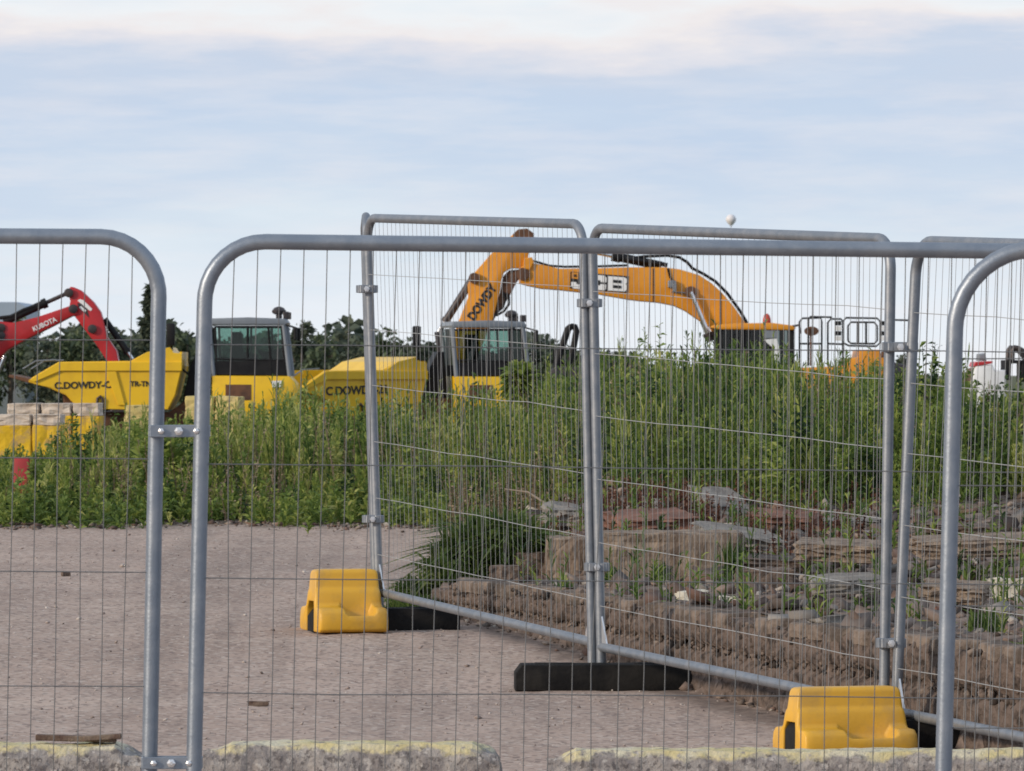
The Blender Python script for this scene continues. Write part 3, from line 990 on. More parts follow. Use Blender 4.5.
def ballast(c, L_, s, rz, label):
    half = [(0, .015), (-.004, .07), (.006, .115), (.035, .138), (.135, .142), (.158, .16), (.166, .215), (.178, .238), (.196, .25), (.204, .335), (.222, .352)]
    Wd = .56
    prof = half + [(Wd - x_, z_) for x_, z_ in half[::-1]]
    tun = [(Wd - .18, .0), (Wd - .18, .13), (Wd - .205, .175), (.205, .175), (.18, .13), (.18, .0)]
    prof = prof + [(Wd - .03, 0), ] + tun + [(.03, 0)]
    bm = bmesh.new()
    n_ = len(prof)
    secs = []
    dish = {2: .018, 3: .050, 4: .056, 5: .052}          # the handgrip hollow in each side ledge
    dish.update({2 * len(half) - 1 - i_: v_ for i_, v_ in dish.items()})
    for x_, k, dh in ((-L_ / 2, .965, 0), (-L_ / 2 + .018, .99, 0), (-L_ / 2 + .05, 1, 0), (-L_ * .14, 1, 0), (-L_ * .08, 1, 1), (L_ * .29, 1, 1), (L_ * .34, 1, 0), (L_ / 2 - .05, 1, 0), (L_ / 2 - .018, .99, 0), (L_ / 2, .965, 0)):
        secs.append([bm.verts.new((x_ * (1.04 - .40 * max(0, p_[1] - .10)), (p_[0] - Wd / 2) * k * .93, p_[1] * (1 - (1 - k) * .8) - dh * dish.get(i_, 0))) for i_, p_ in enumerate(prof)])
    for A, C in zip(secs, secs[1:]):
        for j in range(n_):
            bm.faces.new((A[j], A[(j + 1) % n_], C[(j + 1) % n_], C[j]))
    bm.faces.new(secs[0][::-1]); bm.faces.new(secs[-1])
    bmesh.ops.recalc_face_normals(bm, faces=list(bm.faces))
    bmesh.ops.scale(bm, vec=(s, s, s), verts=list(bm.verts))
    me = bpy.data.meshes.new('ballast_block'); bm.to_mesh(me); bm.free()
    o = bpy.data.objects.new('ballast_block', me); COL.objects.link(o)
    bv = o.modifiers.new('b', 'BEVEL'); bv.width = .019 * s; bv.segments = 3; bv.limit_method = 'ANGLE'; bv.angle_limit = R(22)
    dg = bpy.context.evaluated_depsgraph_get()
    dg.update()
    me2 = bpy.data.meshes.new_from_object(o.evaluated_get(dg))
    o.modifiers.clear()
    o.data = me2
    me2.name = 'ballast_block'
    me2.materials.clear(); me2.materials.append(M['yellow_plastic'])
    for q in me2.polygons:
        q.use_smooth = True
    me2.set_sharp_from_angle(angle=R(38))
    o.location = c
    o.rotation_euler = (0, 0, rz)
    return tag(o, label, 'ballast block', 'yellow plastic ballast blocks saddling the fence feet')


ballast(on(344, 31.7), .385, .93, R(15), 'yellow plastic ballast block on the gravel at the foot of the corner post')
ballast(on(845, 25.0, -.022), .60, .80, R(17), 'yellow plastic ballast block standing behind the longest kerb block')


# ================================================================== VEGETATION HELPERS
def leaves(root, direc, length, width, tint, droop=.25, rollr=None):
    """narrow two-quad leaves as arrays: root (n,3), direc (n,3) unit"""
    n = len(root)
    up = np.array([0, 0, 1.0])
    side = np.cross(direc, up); nn = np.linalg.norm(side, axis=1, keepdims=True); side = np.where(nn > 1e-4, side / np.maximum(nn, 1e-4), np.array([1.0, 0, 0]))
    a = rng.uniform(-1.2, 1.2, n)[:, None]
    nrm = np.cross(side, direc)
    side = side * np.cos(a) + nrm * np.sin(a)
    mid = root + direc * (length * .5)[:, None]
    tip = root + direc * length[:, None]; tip[:, 2] -= droop * length
    w = (width / 2)[:, None]
    V = np.stack([root - side * w * .35, root + side * w * .35, mid + side * w, mid - side * w, tip + side * w * .12, tip - side * w * .12], 1)
    f = np.array([(0, 1, 2, 3), (3, 2, 4, 5)])
    Fq = f[None] + (np.arange(n) * 6)[:, None, None]
    return V.reshape(-1, 3), Fq.reshape(-1, 4), np.repeat(tint, 2)


def stems(root, top, r, tint):
    n = len(root)
    a = rng.uniform(0, np.pi, n)
    parts_v, parts_f, parts_t = [], [], []
    for k in (0, np.pi / 2):
        s = np.stack([np.cos(a + k), np.sin(a + k), np.zeros(n)], -1) * r[:, None]
        V = np.stack([root - s, root + s, top + s * .4, top - s * .4], 1)
        parts_v.append(V.reshape(-1, 3)); parts_f.append((np.arange(n) * 4)[:, None] + np.array([[0, 1, 2, 3]])); parts_t.append(tint)
    off = 0; fs = []
    for v_, f_ in zip(parts_v, parts_f):
        fs.append(f_ + off); off += len(v_)
    return np.concatenate(parts_v), np.concatenate(fs), np.concatenate(parts_t)


def merge(items):
    off = 0; Vs, Fs, Ts = [], [], []
    for v_, f_, t_ in items:
        Vs.append(v_); Fs.append(f_ + off); Ts.append(t_); off += len(v_)
    return np.concatenate(Vs), np.concatenate(Fs), np.concatenate(Ts)


def weed_plants(x, y, h, tint0, per=24, llen=(.05, .12), lw=.014, up=(.35, 1.0), lean=.08, topfill=1.0):
    """upright leafy stems"""
    n = len(x)
    z = gz(x, y) - .02
    root = np.stack([x, y, z], -1)
    ln = rng.normal(0, lean, (n, 2))
    top = root + np.stack([ln[:, 0] * h, ln[:, 1] * h, h], -1)
    items = [stems(root, top, np.full(n, .0045), np.clip(tint0 * .6 + .1, 0, 1))]
    t = rng.uniform(.08, topfill, (n, per))
    rr = root[:, None] + (top - root)[:, None] * t[..., None]
    az = rng.uniform(0, 2 * np.pi, (n, per)); el = rng.uniform(up[0], up[1], (n, per))
    d = np.stack([np.cos(az) * np.cos(el), np.sin(az) * np.cos(el), np.sin(el)], -1)
    L_ = rng.uniform(llen[0], llen[1], (n, per)) * (1.15 - .6 * t) * (.7 + .5 * h[:, None])
    tt = np.clip(tint0[:, None] + rng.normal(0, .10, (n, per)) , 0, 1)
    items.append(leaves(rr.reshape(-1, 3), d.reshape(-1, 3), L_.ravel(), lw * (.7 + .6 * rng.uniform(0, 1, n * per)), tt.ravel()))
    return merge(items)


green = [(.024, .052, .022), (.085, .146, .038), (.18, .255, .056), (.32, .37, .088), (.46, .46, .17)]
weed_m = tint_mat('weed_leaf', green, .6, .4)
grass_m = tint_mat('grass_blade', [(.022, .046, .018), (.055, .105, .028), (.11, .165, .04), (.19, .22, .07)], .6, .4)
dry_m = tint_mat('dried_dock', [(.055, .026, .018), (.12, .05, .034), (.18, .09, .06), (.22, .15, .10)], .85, .15)
dead_m = tint_mat('dead_stalk', [(.14, .10, .07), (.28, .22, .15), (.40, .33, .24)], .85, .15)

TOPX = [-300, 0, 40, 62, 84, 110, 123, 150, 180, 240, 290, 330, 370, 400, 440, 500, 545, 600, 650, 700, 750, 790, 850, 900, 940, 1000, 1330]
TOPY = [466, 464, 464, 454, 434, 420, 430, 434, 428, 412, 400, 410, 412, 408, 404, 406, 380, 364, 359, 361, 367, 368, 374, 376, 388, 388, 380]


def weed_top(x, y):
    """height of the weeds over the ground where a plant stands"""
    px = 512 + x * F / 50.0
    yt = np.interp(px, TOPX, TOPY)
    return EYE + (HOR - yt) / F * 50.0


def thicket():
    nc = 1700
    yc = 15.5 * rng.uniform(0, 1, nc) ** 1.3
    xc = rng.uniform(-1, 1.25, nc) * (.0853 * (yc + 44.5) + 1.2)
    kind = rng.choice(3, nc, p=[.55, .27, .18])
    ct = np.clip(rng.normal(.50, .21, nc) + .16 * bumps(xc, yc, .7, 3) - .10 * (kind == 1) + .12 * (kind == 2), 0, 1)
    chh = np.clip(rng.normal(.88, .17, nc), .40, 1.15)
    num = rng.integers(3, 9, nc)
    who = np.repeat(np.arange(nc), num)
    keep_ = (xc > -.3) | (bumps(xc, yc, 1.3, 11) > -.34) | (yc > 3.5)
    num = np.where(keep_, num, 0); who = np.repeat(np.arange(nc), num)
    n = len(who)
    x = xc[who] + rng.normal(0, .085, n); y = yc[who] + np.abs(rng.normal(0, .12, n))
    front = np.interp(x, [-6, -1.0, -.2, .3, .8, 6], [44.9, 45.1, 45.0, 42.2, 38.4, 37.6])
    yy = front + .35 * np.sin(x * 2.3) + .2 * np.sin(x * 5.9 + 1) + y
    full = np.clip(weed_top(x, yy) - gz(x, yy), .22, 1.6)
    edge = np.clip(y / 2.4, 0, 1)
    h = full * (.42 + .58 * edge) * chh[who] * np.clip(rng.normal(.97, .09, n), .6, 1.2)
    h = np.where(rng.uniform(0, 1, n) < .03, h * 1.14, h)
    t = np.clip(ct[who] + rng.normal(0, .07, n) + np.interp(x, [-4, -1.5, .5, 5], [.10, .06, -.02, -.06]), 0, 1)
    k = kind[who]
    out_ = []
    for q, args in ((0, (46, (.05, .12), .013, (.8, 1.42), .05)), (1, (34, (.05, .11), .026, (.1, 1.1), .08)), (2, (30, (.10, .24), .010, (1.05, 1.5), .08))):
        m_ = k == q
        out_.append(weed_plants(x[m_], yy[m_], h[m_], t[m_], *args))
    return merge(out_)


v_, f_, t_ = thicket()
tag(np_mesh('weed_thicket', v_, f_, weed_m, t_), 'dense thicket of tall leafy green weeds across the whole site', 'weeds', kind='stuff')

# low plants along the near edge of the thicket
n = 1300
x = rng.uniform(-5.3, .4, n); y = 45.15 + rng.normal(0, .6, n) + .45 * np.sin(x * 2.3) + .3 * np.sin(x * 5.1)
v_, f_, t_ = weed_plants(x, y, np.clip(rng.lognormal(-1.75, .4, n), .06, .45), np.clip(rng.normal(.52, .16, n), 0, 1), 20, (.05, .15), .018, (.2, 1.25), .2)
tag(np_mesh('low_weeds', v_, f_, weed_m, t_), 'low broad-leaved weeds along the gravel edge of the thicket', 'weeds', kind='stuff')

# weeds and grass sprouting from the rubble and the foundation
n = 1900
x = rng.uniform(.0, 4.2, n); y = rng.uniform(24, 42, n)
keep = (y > wall_y(x) + .12) & (bumps(x, y, 1.9, 9) > .20 - .02 * (y - 30))
x, y = x[keep], y[keep]
v_, f_, t_ = weed_plants(x, y, np.clip(rng.lognormal(-1.7, .45, len(x)), .06, .5), np.clip(rng.normal(.42, .15, len(x)), 0, 1), 14, (.05, .14), .012, (.5, 1.3), .15)
tag(np_mesh('rubble_weeds', v_, f_, weed_m, t_), 'thin weeds sprouting between the stones of the rubble mound', 'weeds', kind='stuff')

# dried rusty dock
def docks(n, xr, yr, hmin, hmax):
    x = rng.uniform(*xr, n); y = rng.uniform(*yr, n)
    h = rng.uniform(hmin, hmax, n)
    return weed_plants(x, y, h, np.clip(rng.normal(.5, .22, n), 0, 1), 20, (.015, .05), .014, (.2, 1.2), .16)


v_, f_, t_ = merge([docks(330, (.5, 1.25), (36.2, 38.8), .05, .2), docks(160, (1.35, 2.1), (33.5, 36.8), .05, .2), docks(120, (1.2, 2.4), (37.6, 39.4), .06, .2), docks(60, (.2, .6), (36, 39), .08, .22)])
tag(np_mesh('dried_docks', v_, f_, dry_m, t_), 'rust-red dried docks on the rubble mound below the weeds', 'dried plants', kind='stuff')
v_, f_, t_ = merge([docks(190, (-.45, .5), (42.6, 45.5), .15, .5), docks(150, (-3.4, -1.6), (45, 46.5), .15, .5), docks(40, (1.0, 2.0), (39.5, 41), .1, .35)])
n = 420
x = rng.uniform(-5.2, 5.2, n); y = np.interp(x, [-6, -.2, .8, 6], [45.3, 45.2, 40.3, 39.6]) + np.abs(rng.normal(0, 3.2, n))
hd_ = np.clip(weed_top(x, y) - gz(x, y), .2, 1.6) * rng.uniform(.65, 1.08, n)
w2 = weed_plants(x, y, hd_, np.clip(rng.normal(.45, .25, n), 0, 1), 26, (.015, .045), .012, (.5, 1.4), .13)
v_, f_, t_ = merge([(v_, f_, t_), w2])
tag(np_mesh('dead_stalks', v_, f_, dead_m, t_), 'tangle of dead tan stalks among the green weeds', 'dried plants', kind='stuff')


def tuft(px, d, w, h, n, label, m=None, tint=.35, spread=.35, bend=.3, name='grass_clump', cat='grass clump', lw=.012):
    c = on(px, d)
    k = n
    r_ = np.sqrt(rng.uniform(0, 1, k)) * w / 2; a = rng.uniform(0, 2 * np.pi, k)
    x = c.x + r_ * np.cos(a); y = c.y + r_ * np.sin(a) * .7
    root = np.stack([x - c.x, y - c.y, gz(x, y) - c.z - .015], -1)
    az = rng.uniform(0, 2 * np.pi, k); sp_ = np.abs(rng.normal(0, spread, k))
    dr = np.stack([np.cos(az) * np.sin(sp_), np.sin(az) * np.sin(sp_), np.cos(sp_)], -1)
    L_ = h * rng.uniform(.45, 1.05, k) * (1 - .45 * (r_ / (w / 2)) ** 2)
    v_, f_, t_ = leaves(root, dr, L_, lw * rng.uniform(.6, 1.3, k), np.clip(rng.normal(tint, .14, k), 0, 1), bend)
    return tag(np_mesh(name, v_, f_, m or grass_m, t_, loc=c), label, cat)


tuft(492, 34.2, .60, .80, 2600, 'tallest dark green grass clump behind the first inner panel', tint=.62, spread=.5, lw=.018, bend=.45)
tuft(440, 34.0, .5, .40, 1100, 'lower spreading grass clump beside the tallest dark one', tint=.6, spread=.7, lw=.018, bend=.45)
tuft(410, 33.0, .36, .24, 420, 'olive low clump next to the corner post', tint=.6, spread=.55)
tuft(540, 35.0, .4, .26, 420, 'dark small clump at the foot of the rubble by the pale blocks', tint=.3)
tuft(664, 32.75, .10, .24, 60, 'thin green tuft growing against the long pale block', tint=.4, spread=.2)
tuft(733, 32.7, .12, .42, 90, 'tall thin tuft growing against the end of the long pale block', tint=.45, spread=.15)
tuft(612, 32.7, .10, .2, 50, 'short tuft at the foot of the pale block by the middle posts', tint=.5, spread=.2)
tuft(985, 27.0, .16, .24, 110, 'bright tuft on the rubble beyond the nearest rounded post', tint=.6, spread=.3)
tuft(563, 31.95, .1, .16, 60, 'dark tuft hanging at the low crumbling course', tint=.25, spread=.6)
tuft(342, 31.95, .16, .16, 40, 'few dry blades standing behind the farther yellow ballast', m=dead_m, tint=.3, spread=.5)
# round leafy shrub in front of the second cab
def shrub(px, d, zc, rad, n, label):
    c = on(px, d)
    dv = rng.normal(0, 1, (n, 3)); dv /= np.linalg.norm(dv, axis=1, keepdims=True)
    rr = rad * rng.uniform(.35, 1.05, n) ** .6
    root = dv * rr[:, None] * np.array([1, 1, 1.25]); root[:, 2] += zc - c.z
    dl = dv + rng.normal(0, .5, (n, 3)); dl /= np.linalg.norm(dl, axis=1, keepdims=True)
    fol = leaves(root, dl, rng.uniform(.05, .11, n), rng.uniform(.03, .05, n), np.clip(rng.normal(.58, .15, n), 0, 1), .2)
    r0 = empty('leafy_shrub', c, label, 'shrub')
    np_mesh('foliage', *fol[:2], weed_m, fol[2], parent=r0)
    b_ = B(); b_.tube([(0, 0, -.02), (.02, 0, .4), (0, .02, zc - c.z)], [.014, .01, .006], 6); b_.build('stem', M['bark'], r0)
    return r0


shrub(520, 47, at(518, 382, 47).z, .10, 600, 'round green leafy shrub standing up against the second grey cab')
shrub(160, 46.5, at(160, 470, 46.5).z, .20, 700, 'leafy shrub growing behind the pair of front posts')
# long white dead branch in the weeds
b = B(); b.tube([at(505, 489, 41), at(528, 492, 40.7), at(545, 503, 40.3), at(556, 514, 40)], [.004, .007, .008, .006], 6)
tag(b.build('dead_branch', mat('dead_branch', (.20, .16, .12), .9)), 'bare bent dead branch in front of the weeds by the middle posts', 'branch')

# ================================================================== CONCRETE BARRIERS FAR LEFT
def barrier_m(name, face):
    return mat(name, face, .85, 0, (.33, .24, .16), 5, .75, .4, 20, .2, lo=.46, hi=.62)


ylw = barrier_m('yellow_painted_concrete', (.72, .46, .03))
top_m = mat('weathered_concrete_top', (.62, .53, .44), .95, 0, (.44, .36, .30), 5, .7, .5, 25, .2)
pale_ylw = mat('faded_yellow_concrete', (.62, .50, .20), .9, 0, (.40, .33, .18), 5, .7, .5, 20, .2)


def barrier(px0, px1, y0, y1, d, depth, label, rz=0.0, seams=(.33, .66), face=ylw, topm=top_m):
    s = F / d
    W_, H_ = (px1 - px0) / s, (y1 - y0) / s
    c = at((px0 + px1) / 2, y1, d)
    root = empty('concrete_barrier', (c.x, d + depth / 2, c.z), label, 'concrete block', 'yellow concrete blocks behind the weeds', rz)
    cuts = [0, *seams, 1]
    for a, e in zip(cuts, cuts[1:]):
        chunk('painted_body', ((a + e - 1) / 2 * W_, 0, H_ * .41), ((e - a) * W_ - .012, depth, H_ * .82), 0, face, None, None, None, .02, 3, parent=root)
        chunk('weathered_top', ((a + e - 1) / 2 * W_, 0, H_ * .91), ((e - a) * W_ - .03, depth - .02, H_ * .20), 0, topm, None, None, None, .022, 3, (0, random.gauss(0, .02)), parent=root)
    return root


barrier(-46, 62, 415, 470, 69, .7, 'yellow concrete block with pale top in front of the red digger', 0, (.38, .72))
barrier(6, 100, 404, 468, 70.6, .8, 'yellow concrete block rising behind the other one under the skip', 0, (.36, .70))
barrier(123, 153, 406, 470, 74, .6, 'small faded yellow block below the skip lettering', .1, (), pale_ylw, pale_ylw)
barrier(186, 242, 397, 470, 75, .6, 'faded yellow block in front of the first grey cab', -.1, (.55,), pale_ylw, pale_ylw)
p = on(22, 45.9)
b = B(); b.prism([(-.09, 0), (.09, 0), (.07, .12), (.055, .46), (-.055, .46), (-.07, .12)], -.06, .06, .012)
tag(b.build('road_barrier_end', M['red_plastic'], None, p, smooth=40), 'small red plastic barrier piece in the weeds below the yellow block', 'barrier')


# ================================================================== MACHINES
class Px:
    """turns outlines measured on the photograph into metres round a machine's own origin"""
    def __init__(s, px0, d, zbase):
        s.k = F / d; s.px0 = px0; s.d = d; s.zb = zbase
        s.y0 = HOR + (EYE - zbase) * s.k

    def __call__(s, px, py):
        return ((px - s.px0) / s.k, (s.y0 - py) / s.k)

    def many(s, pts):
        return [s(*q) for q in pts]

    def root(s):
        return Vector(((s.px0 - 512) / s.k, s.d, s.zb))


def wheel(parent, c, r, w, name='wheel'):
    t = B()
    t.lathe([(r * .55, -w / 2), (r * .9, -w / 2), (r, -w * .36), (r, w * .36), (r * .9, w / 2), (r * .55, w / 2)], (0, 0, 0), 'Y', 28)
    for k in range(22):
        a = 2 * math.pi * k / 22
        t.box((math.cos(a) * r, (-1) ** k * w * .2, math.sin(a) * r), (.05, w * .5, .05), rot=-a + .5)
    wh = t.build(name, M['tyre'], parent, c, smooth=40)
    h = B(); h.lathe([(r * .18, -w * .52), (r * .30, -w * .5), (r * .5, -w * .38), (r * .56, -w * .42), (r * .56, w * .42), (r * .5, w * .38), (r * .2, w * .4)], (0, 0, 0), 'Y', 24)
    h.build('rim', M['dark_steel'], wh, smooth=40)
    return wh


def make_dumper():
    q = Px(205, 100, -.30)
    root = empty('site_dumper', q.root(), 'yellow site dumper with black lettering on its skip, standing behind the yellow concrete blocks', 'dumper', 'yellow dumpers with grey cabs')
    # ---- skip, as a part of its own pivoting about its middle
    sk = Px(112, 100, -.30)
    off = Vector(((112 - 205) / 60.0, 0, 0))
    side = sk.many([(33, 381), (37.5, 377), (63, 362), (136, 361), (150, 352.5), (173, 347.5), (177, 353), (185, 353.7), (185, 366), (178, 395), (171, 409), (125, 409), (97, 408.5), (80, 405), (70, 394), (55, 387.5), (39, 384)])
    hw = .95
    s = B()
    s.prism(side, -hw, -hw + .04, .006); s.prism(side, hw - .04, hw, .006)
    bott = sk.many([(33, 382), (55, 388.5), (70, 395), (80, 406), (97, 409), (171, 409.5), (178, 396), (185, 366), (185, 352)])
    s.strip(bott, .04, -hw + .04, hw - .04)
    body = s.build('skip', M['dumper_yellow'], root, off)
    r_ = B()
    band = sk.many([(34, 380), (63, 362.5), (150, 362), (185, 362), (185, 371), (65, 371), (39, 382)])
    for sy in (-1, 1):
        r_ = B(); r_.prism(band, sy * hw - .028 * (sy < 0) - .012, sy * hw + .028 * (sy > 0) + .012, .008)
        r_.build('rim_band', M['dumper_yellow'], body)
    r_ = B()
    for sy in (-1, 1):
        r_ = B(); r_.prism(sk.many([(109.5, 371.5), (120, 371.5), (129, 405), (122, 405)]), sy * hw - .035 * (sy < 0), sy * hw + .035 * (sy > 0), .008)
        r_.build('rib', M['dumper_yellow'], body)
    r_ = B()
    r_.prism(sk.many([(13, 377), (14, 374.5), (33, 378.5), (40, 380), (40, 384), (33, 383)]), -hw + .06, hw - .06, .01)
    r_.build('lip', M['rust'], body)
    # headboard that slopes up at the cab end, spanning the width
    r_ = B()
    r_.prism(sk.many([(132, 362), (150, 352.5), (173, 347.5), (177, 353), (182, 353.5), (180, 357), (150, 360)]), -hw + .041, hw - .041, .006)
    r_.build('spill_guard', M['dumper_yellow'], body)
    h = B()
    h.tube([(sk(101, 408)[0], -hw - .02, sk(101, 408)[1]), (sk(101.5, 398)[0], -hw - .03, sk(101, 398)[1]), (sk(104.5, 396)[0], -hw - .03, sk(104, 396)[1]), (sk(107, 399)[0], -hw - .03, sk(107, 399)[1]), (sk(107, 408)[0], -hw - .02, sk(107, 408)[1])], .022, 8)
    h.build('lifting_eye', M['dark_steel'], body, smooth=50)
    x_, z_ = sk(88, 385.3)
    lettering('C.DOWDY-CI', .155, M['letter_black'], body, (x_, -hw - .004, z_), .02, bold=.03, width=1.02)
    x_, z_ = sk(147, 384)
    lettering('TR-TN 9', .12, M['letter_black'], body, (x_, -hw - .004, z_), 0, bold=.03)
    g = B()
    for sy in (-1, 1):
        g = B(); g.tube([(sk(27, 369)[0], sy * (hw - .1), sk(27, 369)[1]), (sk(40, 361)[0], sy * (hw - .1), sk(40, 361)[1]), (sk(60, 360)[0], sy * (hw - .1), sk(60, 360)[1])], .014, 6)
        g.build('guard_rail', M['galv_worn'], body, smooth=50)
    # ---- chassis
    c = B()
    c.prism(q.many([(64, 393), (72, 391), (84, 404), (100, 412), (170, 412), (190, 398), (296, 398), (300, 420), (280, 440), (190, 440), (176, 450), (84, 450), (66, 420)]), -.35, .35, .03)
    c.build('chassis', M['rust'], root)
    tw = B(); tw.prism(q.many([(184, 398), (191, 366), (199, 350), (206, 350), (210, 400), (205, 420), (184, 420)]), -.28, .30, .02)
    tw.build('front_console', M['black'], root)
    for px in (98, 262):
        for sy in (-.82, .82):
            wheel(root, (q(px, 0)[0], sy, q(0, 458)[1] if False else .55), .55, .42)
    # ---- bonnet and lower body under the cab
    e = B(); e.prism(q.many([(214, 375.5), (291, 376), (298, 384), (300, 408), (296, 424), (214, 424)]), -.70, .70, .03)
    bd = e.build('engine_cover', M['dumper_yellow'], root, smooth=40)
    rc = B(); rc.prism(q.many([(227.5, 384.5), (253, 384.5), (253, 400), (227.5, 400)]), -.708, -.695, .003)
    rc.build('footwell_panel', M['rust'], bd)
    lm = B(); lm.prism(q.many([(273, 381), (283, 380.5), (284, 387), (274, 387.5)]), -.725, -.69, .006)
    lm.build('work_lamp', M['lamp_clear'], bd)
    # ---- cab: posts, roof, panes, dark seat and dash inside
    cab = B()
    cab.prism(q.many([(210, 323), (212, 318.8), (250, 317.6), (286, 319), (289, 323), (288, 325), (211, 325)]), -.68, .68, .015)
    cb = cab.build('cab_roof', M['cab_grey'], root, smooth=40)
    for sy in (-1, 1):
        y_ = sy * .645
        for path in ([(211, 325), (215.5, 376)], [(285, 325), (291, 376)]):
            po = B(); po.tube([(*[q(*path[0])[0]], y_, q(*path[0])[1]), (q(*path[1])[0], y_, q(*path[1])[1])], .042, 8)
            po.build('cab_post', M['cab_grey'], root, smooth=50)
    fr = B()
    for sy in (-1, 1):
        y_ = sy * .655; fr = B()
        for a, b_ in (((217, 327), (283, 327)), ((218, 374), (288, 375)), ((217, 327), (219, 374)), ((283, 327), (287, 374)), ((249.5, 327), (249.5, 358)), ((270, 327), (273, 374)), ((219, 359), (287, 360.5))):
            A, C = q(*a), q(*b_)
            fr.tube([(A[0], y_, A[1]), (C[0], y_, C[1])], .02, 6)
        fr.build('window_frame', M['black'], root)
    door = B()
    for sy in (-1, 1):
        door = B(); door.prism(q.many([(219, 361), (287, 361), (288, 375), (219, 375)]), sy * .655 - .012, sy * .655 + .012)
        door.build('door_skirt', M['black'], root)
    for sy in (-1, 1):
        gl = B(); gl.prism(q.many([(218, 327), (283, 327), (287, 361), (219, 361)]), sy * .650 - .003, sy * .650 + .003); gl.build('side_pane', M['glass'], root)
    for a, b_ in (((213.5, 326), (217, 374)), ((285, 326), (289.5, 374))):
        gl = B(); gl.strip([q(*a), q(*b_)], .006, -.60, .60); gl.build('end_pane', M['glass'], root)
    seat = B()
    seat.prism(q.many([(232, 332), (241, 332), (243, 352), (258, 354), (258, 364), (232, 366)]), -.26, .26, .04)
    seat.build('driver_seat', M['interior'], root, smooth=40)
    dash = B(); dash.prism(q.many([(264, 352), (283, 348), (289, 374), (262, 374)]), -.5, .5, .03); dash.tube([(q(258, 350)[0], 0, q(258, 350)[1]), (q(268, 360)[0], 0, q(268, 360)[1])], .03, 8)
    dash.build('dashboard', M['interior'], root)
    fl = B(); fl.prism(q.many([(216, 364), (289, 364), (290, 377), (216, 377)]), -.62, .62); fl.build('cab_floor', M['interior'], root)
    # beacon, work light, mirrors
    be = B(); x_, z_ = q(279, 318); be.box((x_, 0, z_ + .03), (.10, .10, .08), bev=.01); be.lathe([(.07, .06), (.11, .08), (.12, .12), (.08, .17), (.03, .19)], (x_, 0, z_), 'Z', 14)
    be.build('beacon', M['dark_steel'], root, smooth=40)
    li = B(); x_, z_ = q(286, 318.5); li.box((x_ + .02, -.45, z_ + .05), (.10, .14, .12), bev=.015); li.build('roof_lamp', M['dark_steel'], root); li = B(); li.box((x_ + .02, .45, z_ + .05), (.10, .14, .12), bev=.015)
    li.build('roof_lamp', M['dark_steel'], root)
    mi = B()
    for sy in (-1, 1):
        A, C = q(287, 325), q(296, 328); D_ = q(296, 340)
        mi = B(); mi.tube([(A[0], sy * .66, A[1]), (C[0], sy * .82, C[1]), (D_[0], sy * .82, D_[1])], .016, 6)
        mi.box((C[0] + .02, sy * .85, (C[1] + D_[1]) / 2), (.05, .16, .22), bev=.02)
        mi.build('rear_mirror', M['black'], root)
    em = B(); A = q(173.5, 323.5); C = q(173.5, 346)
    em.prism([(A[0] - .07, C[1]), (A[0] + .06, C[1]), (A[0] + .065, A[1] - .02), (A[0] + .04, A[1]), (A[0] - .055, A[1]), (A[0] - .075, A[1] - .03)], -.80, -.66, .02)
    em.tube([(A[0], -.73, C[1] + .02), (A[0] + .05, -.5, C[1] - .28), (A[0] + .3, -.4, C[1] - .5)], .02, 6)
    em.build('front_mirror', M['black'], root, smooth=40)
    return root, body


def kids(o):
    return [c for c in bpy.data.objects if c.parent == o]


dump1, skip1 = make_dumper()
dump2 = copy_tree(dump1)
dump2['label'] = 'yellow dumper with its skip slewed, standing behind tall weeds under the orange boom'
kq = F / 104.0
dump2.location = ((441 - 512) / kq, 104.0, EYE + (HOR - 321.0) / kq - (EYE + .30 + (HOR - 318.0) / 60.0) )
dump2.rotation_euler = (0, 0, R(9))
for ch in kids(dump2):
    if ch.name.startswith('skip'):
        # slew the skip about its pivot and rewrite its lettering
        ch.rotation_euler = (0, 0, R(23))
        ch.location = (ch.location.x - .26, ch.location.y - .1, ch.location.z - .13)
        for g in kids(ch):
            if g.name.startswith('lettering'):
                loc = g.location.copy(); dat = g.data
                bpy.data.objects.remove(g)
                if loc.x < 0:
                    lettering('C.DOWDY-21', .20, M['letter_black'], ch, (loc.x + .22, loc.y, loc.z + .05), .03, bold=.03, width=1.0)


